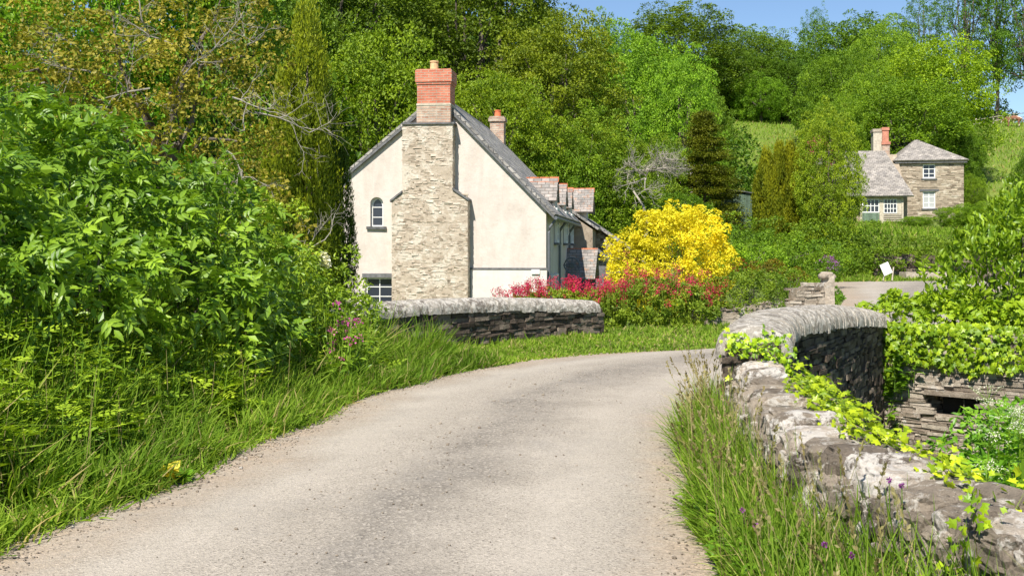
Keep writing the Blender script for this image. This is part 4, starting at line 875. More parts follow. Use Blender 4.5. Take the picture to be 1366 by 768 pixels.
for (x0, x1, y0, y1, z0, z1) in ((18.7, 20.9, Y0, Y0+.15, 0, .42), (18.7, 20.9, Y0+.9, Y0+1.05, 0, .42), (18.7, 18.85, Y0+.15, Y0+.9, 0, .42), (20.75, 20.9, Y0+.15, Y0+.9, 0, .42), (18.85, 20.75, Y0+.15, Y0+.9, 0, .1)):
    g.box(((x0+x1)/2, (y0+y1)/2, (z0+z1)/2), (x1-x0, y1-y0, z1-z0), None, .7, .008)
g.build('basin', MAT['wallstone'], o)
# fence and cow on the far meadow
o = thing('field_fence', 'thin post and rail fence along the top of the far right meadow', 'fence', (*at(1330, 165, 158)[:2], T1(70, 158))); 
fp = [(1262, 150), (1282, 152), (1302, 154), (1325, 156), (1338, 157), (1352, 158), (1385, 160)]
for (p_, yy) in fp: x = ux(p_, yy); g = Geo(); z = T1(x, yy); g.box((x, yy, z+.55), (.14, .14, 1.5), None, .5); g.build('post', MAT['pale_wood'], o)
for hh in (.55, 1.1): g = Geo(); g.tube([(ux(p_, yy), yy-.1, T1(ux(p_, yy), yy)+hh) for p_, yy in fp], .05, 5); g.build('rail', MAT['pale_wood'], o)
# cow
def cow(px, Y):
    x = ux(px, Y); z = T1(x, Y); m, n, out = M('cow_hide'); t = NT(n); c = t.ramp(t.noise(1.1, 2, .5, objco(t)), [(.47, (.22, .09, .05)), (.52, (.60, .50, .42))])
    p = t.new('ShaderNodeBsdfPrincipled'); p.inputs['Roughness'].default_value = .8; t.link(c, p.inputs['Base Color']); t.link(p.outputs[0], out.inputs[0])
    J = [(0, 0, 1.15), (.5, 0, 1.18), (-.5, 0, 1.15), (-.8, 0, 1.15), (.85, 0, 1.2), (1.15, 0, 1.05), (1.45, 0, .75), (1.6, 0, .5)]; rad = [.38, .36, .38, .28, .28, .19, .16, .11]
    E = [(0, 1), (0, 2), (2, 3), (1, 4), (4, 5), (5, 6), (6, 7)]
    for (a, lx, back) in ((2, -.72, 1), (4, .6, 0)):
        for sy in (-1, 1):
            i = len(J); J += [(lx, sy*.2, .85), (lx+(.1 if back else .02), sy*.22, .5), (lx-(.05 if back else 0), sy*.22, .25), (lx+.03, sy*.22, .0)]; rad += [.17, .10, .07, .08]; E += [(3 if back else 1, i), (i, i+1), (i+1, i+2), (i+2, i+3)]
    for sy in (-1, 1): i = len(J); J.append((1.38, sy*.24, .86)); rad.append(.05); E.append((6, i))
    i = len(J); J += [(-1.08, 0, 1.1), (-1.15, 0, .5)]; rad += [.05, .04]; E += [(3, i), (i, i+1)]
    me = bpy.data.meshes.new('cow'); me.from_pydata([Vector(j) for j in J], E, []); me.materials.append(m)
    o = bpy.data.objects.new('cow', me); COL.objects.link(o); o.location = (x, Y, z+.02); o.rotation_euler = (0, 0, 2.6)
    s_ = o.modifiers.new('skin', 'SKIN'); s_.use_smooth_shade = True
    for k, v in enumerate(me.skin_vertices[0].data): v.radius = (rad[k], rad[k]); v.use_root = (k == 0)
    o.modifiers.new('sub', 'SUBSURF').render_levels = 1
    tag(o, 'brown and white cow grazing at the top of the far right meadow', 'cow'); return o
cow(1352, 153)

# ------------------------------------------------------------------ hillside trees: kind, px, top row, distance, width in px, tint, label
TR = [
 ('beech', 455, -60, 62, 270, (0.78, 0.84, 0.6), 'dark beech filling the top edge left of the tall brick chimney'),
 ('beech', 640, -50, 66, 260, (0.83, 0.84, 0.6), 'tall dark beech directly above the brick chimney and roof ridge'),
 ('beech', 738, 34, 60, 190, (1.28, 1.12, 0.7), 'olive yellow beech with its top by the gap of sky'),
 ('oak', 500, 55, 54, 190, (1.31, 1.35, 0.8), 'mid green tree behind the left roof slope of the cottage'),
 ('beech', 660, 110, 54, 170, (1.31, 1.31, 0.7), 'yellow green beech right behind the second cottage chimney'),
 ('oak', 372, -30, 56, 190, (0.88, 0.99, 0.7), 'dark green tree behind the golden cypress at top left'),
 ('ash', 775, 165, 56, 170, (1.25, 1.31, 0.95), 'leafy mid green tree behind the cottage dormers'),
 ('ash', 855, 38, 78, 190, (1.31, 1.58, 1.3), 'bright fresh green ash with domed crown right of the sky gap'),
 ('ash', 905, 72, 74, 130, (1.44, 1.75, 1.5), 'fresh green domed tree on the right flank of the bright ash'),
 ('oak', 905, 4, 160, 180, (0.78, 0.84, 0.6), 'dark olive oak rising on the skyline above the bright ash'),
 ('ash', 815, 24, 105, 90, (1.0, 1.23, 1.3), 'blue green tree top on the skyline next to the sky gap'),
 ('oak', 1012, 34, 172, 150, (1.0, 1.11, 1.15), 'grey green oak in the middle of the skyline'),
 ('ash', 1000, 66, 165, 110, (0.9, 1.05, 1.0), 'smaller grey green tree below the middle skyline oak'),
 ('oak', 1052, 78, 162, 100, (0.62, 0.8, 0.55), 'very dark tree above the small hill meadow'),
 ('bush', 1015, 102, 158, 84, (1.06, 1.35, 0.9), 'round green tree at the top edge of the small hill meadow'),
 ('oak', 1140, 18, 134, 180, (0.78, 0.96, 0.7), 'broad dark oak on the skyline right of centre'),
 ('ash', 1170, 30, 122, 110, (1.38, 1.52, 1.4), 'pale green rounded tree just below the broad skyline oak'),
 ('beech', 1124, 62, 112, 120, (0.94, 1.11, 0.7), 'mid dark tree left of the big yellow green dome'),
 ('oak', 1245, 46, 108, 170, (1.69, 1.7, 0.75), 'big domed yellow green tree right of the farmhouse chimney'),
 ('oak', 1205, 104, 101, 180, (1.06, 1.23, 0.8), 'broad mid green tree directly behind the farmhouse roof'),
 ('oak', 1118, 122, 98, 90, (1.19, 1.35, 0.75), 'round green tree behind the light green tree beside the farmhouse'),
 ('oak', 1280, 165, 100, 70, (0.75, 0.96, 0.65), 'dark tree at the right end of the farmhouse wall'),
 ('beech', 938, 110, 92, 100, (0.9, 1.05, 0.65), 'dark green tree left of the small hill meadow'),
 ('ash', 945, 185, 82, 70, (1.38, 1.52, 0.95), 'light leafy tree beside the dark fir on the slope'),
 ('fir', 940, 150, 64, 110, (0.94, 0.73, 0.62), 'dark brownish fir in the middle of the slope'),
 ('bush', 830, 232, 58, 110, (1.38, 1.4, 1.1), 'pale green bush behind the yellow shrub'),
 ('bush', 895, 262, 60, 120, (0.78, 0.99, 0.6), 'dark hedge bush between yellow shrub and grey shed'),
 ('ash', 1106, 158, 60, 90, (1.62, 1.52, 0.9), 'light lime green tree partly covering the farmhouse wing'),
 ('bush', 1080, 215, 72, 90, (1.0, 1.17, 0.7), 'green bush behind the golden conifer columns'),
 ('bush', 745, 205, 55, 140, (1.12, 1.29, 0.9), 'leafy bush behind the porch roofs of the cottage'),
 ('bush', 860, 195, 64, 120, (1.12, 1.17, 0.8), 'green bush in front of the bare branched tree'),
 ('bush', 1325, 275, 70, 100, (1.25, 1.4, 0.9), 'green bush at the foot of the far right meadow'),
 ('bush', 1300, 235, 96, 40, (1.19, 1.29, 0.8), 'small bush on the slope of the far right meadow'),
 ('oak', 1378, 196, 92, 60, (0.62, 0.84, 0.5), 'dark tree cut by the right edge beside the meadow'),
 ('bush', 1222, 288, 82, 50, (1.25, 1.46, 0.9), 'garden bush under the lower farmhouse window'),
 ('bush', 1278, 274, 80, 64, (1.19, 1.35, 0.85), 'garden bush at the right foot of the farmhouse'),
 ('bush', 1160, 90, 106, 90, (1.25, 1.4, 0.8), 'yellowish green tree left of the broad tree behind the farmhouse'),
 ('oak', 90, -90, 40, 330, (1.19, 1.58, 0.8), 'bright green tree across the top left corner'),
 ('oak', 270, -110, 44, 260, (0.94, 1.17, 0.7), 'green tree behind the golden shrub tree at the top edge'),
 ('oak', -60, -60, 30, 320, (1.12, 1.4, 0.8), 'green tree cut off by the left edge of the view'),
 ('oak', 560, -20, 84, 220, (0.88, 0.94, 0.6), 'dark tree deep in the wood behind the cottage'),
 ('beech', 800, 120, 88, 130, (1.06, 1.11, 0.75), 'shaded tree between olive beech and bright ash'),
]
for (kd, px, yt, Y, wp, col, lab) in TR:
    kw = {}
    if kd == 'bush': kw = dict(cat='bush', group='bushes on the slope')
    tree(kd, px, yt, Y, wp, col, lab, **kw)
for (px, yt, Y, wp, lab) in [(1232, -14, 165, 70, 'thin open crowned tree on the skyline left of the tall trio'), (1288, -70, 158, 90, 'left of the tall sparse trees with sky between their leaves'), (1330, -90, 160, 95, 'tall sparse tree with bare trunk above the grazing cow'), (1372, -80, 155, 90, 'tall sparse tree cut by the right edge of the view'), (1088, 8, 150, 46, 'thin feathery tree standing on the skyline beside the oak')]:
    tree('sparse', px, yt, Y, wp, (.7, .95, .95), lab, group='tall open trees on the skyline')
# hedge of low trees closing the skyline, too many to tell apart
f = Geo(); lob = []
for i in range(70):
    px = 690+i*9.5; Y = 168+rng.uniform(-4, 10); x = ux(px, Y)
    if px < 1235 or px > 1400: r = rng.uniform(3.5, 5); lob.append((x, Y, T1(x, Y)+rng.uniform(2, 5), r, r, r*1.2))
    else: lob.append((x, Y+6, T1(x, Y+6)+1.2, 3.6, 2, 1.5 if i % 4 else 2.6))
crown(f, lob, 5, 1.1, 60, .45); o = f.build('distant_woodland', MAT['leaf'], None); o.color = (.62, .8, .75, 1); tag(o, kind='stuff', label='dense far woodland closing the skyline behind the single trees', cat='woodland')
f = Geo(); lob = []
for i in range(46):
    px = 300+i*14; Y = 92+rng.uniform(-8, 8); x = ux(px, Y); r = rng.uniform(3.5, 5); lob.append((x, Y, T1(x, Y)+rng.uniform(1.5, 9 if px < 700 else 3), r, r, r*1.2))
for i in range(16):
    px = -150+i*42; Y = 50+rng.uniform(-4, 4); x = ux(px, Y); r = rng.uniform(2.5, 3.5)
    if px < 420: lob.append((x, Y, T1(x, Y)+rng.uniform(1, 7), r, r, r*1.2))
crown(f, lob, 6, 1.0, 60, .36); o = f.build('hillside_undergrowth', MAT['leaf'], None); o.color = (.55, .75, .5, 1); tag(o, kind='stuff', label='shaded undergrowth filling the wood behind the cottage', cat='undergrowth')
# conifers near the houses
o = tree('cypress', 410, 14, 24, 116, (1.0, 1.1, .8), 'tall narrow golden cypress with two spires beside the cottage gable', group=None, zrot=2.9, zb=-.6)
o = tree('cypress', 438, 130, 25, 64, (.32, .5, .35), 'dark lower cypress hiding the left corner of the cottage', group=None, zrot=0.5, zb=-1.2, name='cypress')
o = tree('goldbush', 1043, 200, 62, 72, (.85, .85, .6), 'golden green clump of upright conifer columns beside the grey shed', cat='bush', group=None, zrot=0)
# rhododendron with pink blossom
def shrub(name, label, lobes, leaf, mat, nc, cr, nl, tpl=LEAF2, cat='shrub', col=(1, 1, 1), flowers=None, base=None, stems=True, kw={}, group=None):
    b = lobes[0]; o = thing(name, label, cat, (b[0], b[1], T1(b[0], b[1]) if base is None else base), group)
    f = Geo(); crown(f, lobes, nc, cr, nl, leaf, tpl, **kw); c = f.build('foliage', MAT[mat], o); c.color = (*col, 1)
    if stems:
        s_ = Geo()
        for l in lobes: limbs(s_, (b[0]*.5+l[0]*.5, b[1]*.5+l[1]*.5, o.location[2]-.1), [(l[0]+rng.uniform(-.4, .4)*l[3], l[1]+rng.uniform(-.4, .4)*l[4], l[2]+l[5]*.5) for _ in range(4)], max(.012, .02*l[3]), 5, .05*l[3])
        s_.build('stems', MAT['bark'], o)
    if flowers:
        fm, fn, fs, fc = flowers; q = Geo(); lb = np.array(lobes); i = rng.integers(0, len(lb), fn); d = rdir(fn); d[:, 2] = np.abs(d[:, 2]); d[:, 1] = -np.abs(d[:, 1])
        P = lb[i, :3]+d*lb[i, 3:]*1.06; per = 9; c_ = np.repeat(P, per, 0)+rng.normal(0, fs*.8, (fn*per, 3))
        scatter(q, *LEAFR, c_, rdir(len(c_)), rdir(len(c_)), fs, rng.uniform(0, 1, len(c_))); z = q.build('blossom', MAT[fm], o); z.color = (*fc, 1)
    return o
x, y = ux(1092, 66), 66
shrub('rhododendron', 'pink flowering rhododendron above the golden conifers', [(x, y, uz(190, y)-.6, .9, .8, .8), (x-.7, y+.2, uz(190, y)-.9, .6, .6, .6), (x, y, uz(230, y), 1.0, .9, 1.6)], .14, 'leaf', 22, .3, 60, flowers=('pink', 160, .11, (1.0, 3.5, 2.2)))
# bare tree: many thin pale branches
o = thing('bare_tree', 'leafless grey branched tree between green crowns on the slope', 'tree', (ux(862, 52), 52, T1(ux(862, 52), 52))); s_ = Geo(); bz = uz(212, 52)
def branchy(g, p, d, L, r, lev, bias=(0, 0, .15), k=5, wob=.16):
    pts = [np.array(p, float)]; d = nrm(np.array(d, float)); n = 5
    for i in range(n): d = nrm(d+rng.normal(0, wob, 3)+np.array(bias)*.3); pts.append(pts[-1]+d*L/n)
    g.tube(pts, r*np.linspace(1, .45, n+1), k if lev > 1 else 4, cap=False)
    if lev > 0:
        for q in range(rng.integers(3, 6)):
            i = rng.integers(1, n+1); dd = nrm(d+rng.normal(0, .62, 3)); branchy(g, pts[i], dd, L*rng.uniform(.5, .75), r*.52, lev-1, bias, k, wob)
branchy(s_, (ux(862, 52), 52, T1(ux(862, 52), 52)-.2), (0, 0, 1), bz-T1(ux(862, 52), 52)-.6, .12, 0)
for q in range(12): branchy(s_, (ux(862, 52), 52, bz-.9+rng.uniform(0, .5)), (math.cos(q*.55)*1.2+.1, -.4, .25+.55*math.sin(q*.55)), 1.15, .04, 3, (.1, 0, .05))
s_.build('branches', MAT['greybark'], o)

# long hedges on the bank beyond the garden
def hedge(name, label, pts, rz, col, leaf=.13, nc=26, cr=.3, nl=60, step=.9, rxy=.9, mat='leaf'):
    P = resample(np.array(pts, float), 40); d = np.concatenate([[0], np.cumsum(np.linalg.norm(np.diff(P[:, :2], axis=0), axis=1))]); lob = []
    for q in np.arange(0, d[-1], step): x, y, z = (np.interp(q, d, P[:, k]) for k in range(3)); lob.append((x+rng.normal(0, .08), y+rng.normal(0, .1), z-rz*.9+rng.normal(0, .06), rxy, rxy*.8, rz*rng.uniform(.9, 1.1)))
    o = thing(name, label, 'hedge', (pts[0][0], pts[0][1], T1(pts[0][0], pts[0][1]))); f = Geo(); crown(f, lob, nc, cr, nl, leaf, inner=.08); c = f.build('foliage', MAT[mat], o); c.color = (*col, 1); return o
hedge('hedge', 'long dark clipped hedge below the shed and golden conifer', [at(955, 297, 56), at(1060, 300, 57), at(1160, 304, 58)], 1.3, (.9, 1.0, .8), step=.75)
hedge('hedge', 'lower tangled hedge face above the far lane', [at(985, 320, 50), at(1060, 325, 52), at(1120, 332, 54), at(1190, 340, 56)], 1.3, (1.05, 1.15, .9), step=.75)
hedge('hedge', 'overhanging hedge along the top of the bank wall below the farmhouse', [at(1130, 318, 58), at(1190, 318, 58), at(1250, 318, 58), at(1310, 312, 58)], .8, (1.0, 1.05, .8), step=.7)
hedge('hedge', 'ragged ivy fringe hanging over the top of the roadside bank wall', [(17.6, 55.35, 1.5), (19.4, 55.0, 1.45), (21.2, 54.7, 1.75), (24.5, 54.1, 1.6)], .42, (1.0, 1.05, .7), leaf=.12, nc=50, cr=.22, nl=60, step=.42, rxy=.42)
f = Geo(); n = 22000; x = rng.uniform(14, 30, n); y = rng.uniform(57, 88, n); grass(f, np.stack([x, y, terr(x, y)], 1), rng.uniform(.2, .5, n), 5, bl=(0, 1, 2)); tag(f.build('lawn_grass', MAT['grass']), 'rough green lawn between farmhouse and hedge', 'grass', kind='stuff')

# ------------------------------------------------------------------ garden
def sh(px, py, Y, rpx, rpy, ry=None): p = at(px, py, Y); r = rpx/F*Y; return (p[0], p[1], p[2], r, r if ry is None else ry, rpy/F*Y)
shrub('yellow_shrub', 'big brilliant yellow leaved shrub behind the red flowers', [sh(905, 345, 27.5, 55, 60), sh(850, 360, 27.2, 34, 40), sh(880, 312, 27.6, 30, 30), sh(925, 318, 27.6, 38, 34), sh(950, 352, 27.4, 26, 34), sh(835, 335, 27.6, 22, 26), sh(905, 300, 27.8, 22, 20), sh(885, 385, 27.0, 60, 26)], .055, 'leaf_yellow', 130, .16, 110, LEAFR, kw=dict(flat=.8, cjit=.16, inner=.2))
shrub('leafy_shrub', 'bright green low shrub right behind the yellow shrub', [sh(1005, 345, 34, 40, 16), sh(985, 360, 33, 30, 20)], .08, 'leaf', 60, .2, 100, col=(1.3, 1.5, .9))
shrub('heather_bush', 'rounded olive bush spilling over the garden wall', [sh(985, 395, 23.6, 40, 32), sh(1010, 400, 23.2, 30, 30), sh(960, 405, 23.4, 22, 26), sh(1000, 380, 24.5, 40, 14)], .05, 'leaf', 120, .14, 120, col=(.95, 1.0, .9))
shrub('bronze_shrub', 'low bronze leaved shrub above the garden wall', [sh(1040, 365, 27, 34, 12), sh(1020, 360, 27.5, 22, 10)], .06, 'leaf', 90, .14, 100, col=(1.5, .75, .8))
shrub('bronze_shrub', 'small dark red shrub between yellow shrub and bronze shrub', [sh(985, 362, 29, 16, 10)], .06, 'leaf', 90, .14, 100, col=(1.6, .4, .6))
shrub('low_shrub', 'green low shrub behind the gate post wall', [sh(1045, 380, 25.5, 40, 14), sh(1062, 372, 26, 24, 12)], .05, 'leaf', 110, .14, 100, col=(1.1, 1.2, .9))
shrub('low_shrub', 'dark green tuft beside the gate post where the lane bends', [sh(1108, 392, 25, 14, 18)], .06, 'leaf', 120, .12, 100, col=(.8, 1.15, .8))
shrub('foxglove_clump', 'leafy clump with mauve flowers behind the gate post', [sh(1103, 362, 40, 14, 20)], .07, 'leaf', 90, .16, 100, col=(.9, 1.1, .8), flowers=('pink', 30, .05, (.7, 5, 4)))
shrub('hedge_bush', 'large green bush behind the yellow shrub and garden', [sh(960, 330, 44, 60, 24), sh(1020, 335, 44, 60, 20), sh(1080, 345, 44, 44, 20)], .1, 'leaf', 40, .25, 100, col=(.9, 1.1, .75))
# valerian: leafy mound with stems carrying heads of red flowers
def valerian(name, label, lobes, heads, leaf=.05, group='red valerian along the garden edge', col=(1.35, 1.3, 1.6), low=.0, hi=.5, fcol=(1, 1, 1)):
    o = shrub(name, label, lobes, leaf*1.3, 'leaf', 170, .12, 110, cat='flower clump', col=col, stems=False, kw=dict(droop=-.3), group=group)
    lb = np.array(lobes); q = Geo(); s_ = Geo(); i = rng.integers(0, len(lb), heads)
    P = lb[i, :3]+np.stack([rng.uniform(-1, 1, heads)*lb[i, 3], rng.uniform(-1, .8, heads)*lb[i, 4], lb[i, 5]*rng.uniform(.3, .9, heads)], 1); Q = P+np.stack([rng.normal(0, .05, heads), rng.normal(0, .05, heads), rng.uniform(low, hi, heads)], 1)
    for a, b in zip(P, Q): s_.tube([a-[0, 0, .3], a, b], [.006, .005, .004], 3, cap=False)
    per = 40; c_ = np.repeat(Q, per, 0)+rng.normal(0, 1, (heads*per, 3))*[.036, .036, .05]; k = np.repeat(rng.uniform(0, 1, heads), per)*.6
    scatter(q, *LEAFR, c_, rdir(len(c_)), rdir(len(c_)), .028, k+rng.uniform(0, .4, len(c_))); fl = q.build('flower_heads', MAT['pink'], o); fl.color = (*fcol, 1)
    st = s_.build('stems', MAT['leaf'], o); return o
valerian('valerian', 'broad mound of crimson valerian in front of the yellow shrub', [sh(845, 412, 22.6, 40, 24), sh(900, 412, 22.8, 44, 26), sh(815, 415, 22.4, 24, 22), sh(870, 400, 23.2, 60, 24), sh(935, 418, 23, 22, 20), sh(858, 396, 22.9, 30, 14), sh(915, 392, 23.4, 26, 14)], 150, low=-.02, hi=.42)
valerian('valerian', 'pink valerian standing behind the coping right of the cream gable', [sh(740, 405, 22.8, 36, 16), sh(780, 408, 22.8, 26, 18), sh(700, 412, 22.6, 30, 10)], 120, low=.0, hi=.35)
valerian('valerian', 'few thin stalks of valerian against the white gable base', [sh(682, 408, 22.3, 22, 6), sh(718, 402, 22.3, 14, 6)], 26, low=.05, hi=.3)
valerian('orange_flower_clump', 'orange tinged flower clump at the right end of the red flowers', [sh(950, 400, 23.6, 14, 20)], 24, low=0, hi=.12, fcol=(.8, 2.4, .6), group=None, col=(1.6, 1.0, .8))
hedge('hedge', 'dark garden bushes around the cottage porch', [at(770, 400, 36), at(800, 392, 36), at(825, 392, 36)], .8, (.6, .8, .6), leaf=.08, nc=60, cr=.2, step=.5, rxy=.6)

# ------------------------------------------------------------------ left bank
# elder: compound leaves
lobE = [(-4.7, 8.7, 1.25, 1.2, 1.1, 1.35), (-5.2, 10.6, 1.55, 1.5, 1.5, 1.45), (-4.2, 11.2, 1.35, 1.2, 1.2, 1.45), (-3.55, 10.6, 1.0, .95, .9, 1.05), (-3.5, 12.2, 1.1, 1.0, 1.0, 1.25), (-3.9, 9.4, .95, .85, .8, .9), (-5.9, 9.2, 1.2, 1.1, 1.1, 1.3), (-3.1, 12.6, .7, .6, .8, .75), (-3.05, 11.2, .65, .6, .6, .7)]
o = thing('elder_bush', 'big leafy elder bush filling the left side above the verge', 'bush', (-4.4, 10, T1(-4.4, 10)))
f = Geo(); lobE = [(a, b, c-.08, d, e, h*.96) for a, b, c, d, e, h in lobE]; crown(f, lobE, 66, .24, 19, .18, ELDER, flat=.9, up=.75, inner=.1, droop=.15, zmin=.2, amix=.3)
crown(f, lobE, 30, .30, 30, .12, LEAF2, flat=.9, up=.5, inner=.3, zmin=.1, cjit=.05)
c = f.build('foliage', MAT['leaf_near'], o)
s_ = Geo()
for l in lobE:
    limbs(s_, (l[0]*.7-1.2, l[1]+.3, .1), [(l[0]+rng.uniform(-.5, .5), l[1]+rng.uniform(-.5, .3), l[2]+l[5]*.8) for _ in range(4)], .035, 6, .06)
s_.build('stems', MAT['bark'], o)
crn = []
shrub('hawthorn_hedge', 'light green small leaved hedge bush falling towards the bridge wall', [(-3.15, 13.6, 1.0, .75, .8, .85), (-2.65, 13.9, .65, .55, .6, .6), (-3.75, 14.3, 1.4, .85, .9, .95), (-2.3, 14.4, .42, .42, .4, .38), (-3.15, 15.2, 1.05, .75, .7, .65), (-2.8, 13.1, .4, .5, .5, .5), (-2.25, 15.0, .62, .38, .4, .22), (-1.95, 14.9, .62, .22, .25, .14), (-2.08, 14.2, .66, .34, .35, .30), (-2.5, 14.3, .86, .42, .4, .36)], .065, 'leaf_near', 85, .18, 110, LEAF8, col=(1.3, 1.12, .9), flowers=None, kw=dict(flat=.9, cjit=.22))
o = thing('rose_spray', 'small spray of white roses over the hedge by the gable corner', 'flowers', at(430, 348, 14.3)); q = Geo()
for (px, py) in [(424, 342), (431, 340), (436, 346), (430, 350), (437, 352), (403, 342), (464, 400)]:
    c = at(px, py, 14.1); k = 26; d = rdir(k); scatter(q, *LEAFR, c+d*.012, d, rdir(k), .05 if px > 410 and px < 450 else .035, rng.uniform(0, 1, k))
q.build('blossom', MAT['white_petal'], o); q = Geo()
for (px, py) in [(428, 345), (434, 350), (420, 355), (408, 348)]:
    q.tube([at(px, py, 14.15), at(px-4, py+14, 14.4), at(px-14, py+40, 14.8)], .005, 4)
q.build('stems', MAT['leaf_near'], o)
# golden leaved tree with bare pale branches
lobG = []
for (px, py, Y, r) in [(60, 60, 19, 70), (150, 20, 20, 80), (240, 60, 20, 80), (170, 100, 19, 80), (290, 130, 20, 80), (330, 60, 21, 50), (80, 140, 18, 60), (230, 170, 19, 70), (325, 190, 19.5, 52), (300, 250, 18.5, 56), (335, 270, 19, 36), (20, 100, 18, 50), (130, 170, 18.5, 60), (385, 330, 17.5, 36), (300, -20, 21, 60), (350, 300, 17, 40)]:
    p = at(px, py, Y); rr = r/F*Y; lobG.append((p[0], p[1], p[2], rr, rr, rr*.85))
o = thing('golden_oak', 'big golden olive leaved tree with bare pale branches at upper left', 'tree', (-6.5, 20, T1(-6.5, 20)))
f = Geo(); crown(f, lobG, 30, .26, 60, .075, LEAFR, flat=.65, inner=.22, cjit=.28); c = f.build('crown', MAT['leaf_gold'], o); c.color = (1, 1, 1, 1)
f = Geo(); crown(f, lobG, 10, .22, 30, .09, LEAF2, flat=.65, inner=.35, cjit=.3); c = f.build('inner_leaves', MAT['leaf'], o); c.color = (1.2, 1.0, .7, 1)
s_ = Geo(); s_.tube([(-6.5, 20.2, -.2), (-6.4, 20.1, 1.8), (-6.1, 20, 3.4)], [.26, .2, .14], 9)
limbs(s_, (-6.3, 20, 2.2), [l[:3] for l in lobG], .075, 7, .2); s_.build('trunk', MAT['bark'], o)
s_ = Geo()
for (px, py, dx, dz) in [(200, 118, -1, .1), (230, 60, -1, .5), (280, 70, 1, .4), (120, 95, -1, .0), (310, 130, 1, -.2), (190, 30, -.5, .8), (60, 110, -.6, -.5), (340, 150, .9, -.4), (150, 150, -.8, -.3), (330, 60, 1, .3), (245, 100, .6, .4), (100, 60, -1, .3), (300, 200, .8, -.2), (385, 345, .9, .2)]:
    branchy(s_, at(px, py, 18.3 if py > 90 else 19.0), (dx, -.2, dz), rng.uniform(.6, 1.0), .016, 3, (0, -.1, 0), 5, .2)
s_.build('bare_branches', MAT['greybark'], o)
# grass and herbs on the left bank
f = Geo(); n = 26000
def bank_pts(n, d0, d1, y0=4.0, y1=15.2, p=1.0):
    y = rng.uniform(y0, y1, n); e = np.interp(y, RL[:, 1], RL[:, 0]); d = d0+(d1-d0)*rng.uniform(0, 1, n)**p; x = e-d+rng.normal(0, .04, n)-.1*np.sin(y*2.3)*.6
    return np.stack([x, y, terr(x, y)-.01], 1), d
P, d = bank_pts(9000, -.06, .30, p=.8); grass(f, P, rng.uniform(.06, .22, len(P)), .9, spread=.7)
P, d = bank_pts(42000, .05, 1.9); cl = np.array([mnoise.noise(Vector((p[0]*2.2, p[1]*1.6, 0))) for p in P]); k = cl > -.12; P, d, cl = P[k], d[k], cl[k]
grass(f, P, np.clip(.20+d*.42, 0, .85)*rng.uniform(.5, 1.15, len(P))*(1+.5*cl), 1.25, lean=(.18, -.1, 0), spread=.4)
P, d = bank_pts(9000, .0, 1.0, 11.5, 15.4); grass(f, P, rng.uniform(.08, .28, len(P)), 1.3, spread=.5)
o = f.build('verge_grass', MAT['grass']); tag(o, 'long tangled grass along the left edge of the lane', 'grass', kind='stuff')
# herbs: upright stems with leaves
def herbs(name, label, P, h, tpl, leaf, mat, col, per=16, w=.12, dens=None, stem=True, up=.8, head=None):
    f = Geo(); s_ = Geo()
    for i, p in enumerate(P):
        hh = h[i] if np.ndim(h) else h; lean = rng.normal(0, .12, 2)
        zt = rng.uniform(.12, 1, per)**.8; a = rng.uniform(0, 6.283, per); c_ = np.stack([p[0]+lean[0]*zt*hh, p[1]+lean[1]*zt*hh, p[2]+zt*hh], 1)
        out_ = np.stack([np.cos(a), np.sin(a), rng.uniform(.0, .6, per)], 1)
        scatter(f, *tpl, c_+out_*.01, nrm(out_), nrm(np.array([0, 0, 1.])+rng.normal(0, .3, (per, 3))), leaf*rng.uniform(.6, 1.25, per)*(1.15-.5*zt), rng.uniform(0, .5, per)+rng.uniform(0, .5))
        s_.tube([p, (p[0]+lean[0]*hh, p[1]+lean[1]*hh, p[2]+hh)], [.006, .003], 3, cap=False)
    o = thing(name, label, 'plants', P[0]) if False else None
    ob = f.build(name, MAT[mat]); ob.color = (*col, 1); tag(ob, label, 'plants', kind='stuff')
    st = s_.build('stems', MAT['leaf_near'], ob); st.location = (0, 0, 0); return ob
P, d = bank_pts(1100, .75, 2.2, 4.3, 13.8); h = np.clip(.32+d*.52, .3, 1.3)*rng.uniform(.6, 1.1, len(P)); herbs('nettle_bed', 'upright nettles and weeds between grass and elder', P, h, LEAF8, .095, 'leaf_near', (1.3, 1.15, .9))
P, d = bank_pts(700, .55, 1.9, 4.2, 13.5); h = np.clip(.22+d*.50, .25, 1.15)*rng.uniform(.6, 1.15, len(P)); herbs('cow_parsley_bed', 'feathery pale green hedge parsley on the left bank', P, h, FERN_T, .22, 'leaf_near', (1.6, 1.35, 1.2), per=9)
# dead stalks
f = Geo(); P, d = bank_pts(120, .3, 1.7, 4.5, 12); 
for p in P: f.tube([p, p+[rng.normal(0, .06), rng.normal(0, .06), rng.uniform(.4, .9)]], [.0025, .001], 3, a=rng.uniform(0, 1), cap=False)
tag(f.build('dry_stalks', MAT['straw']), 'thin dry stalks standing among the left bank weeds', 'stalks', kind='stuff')
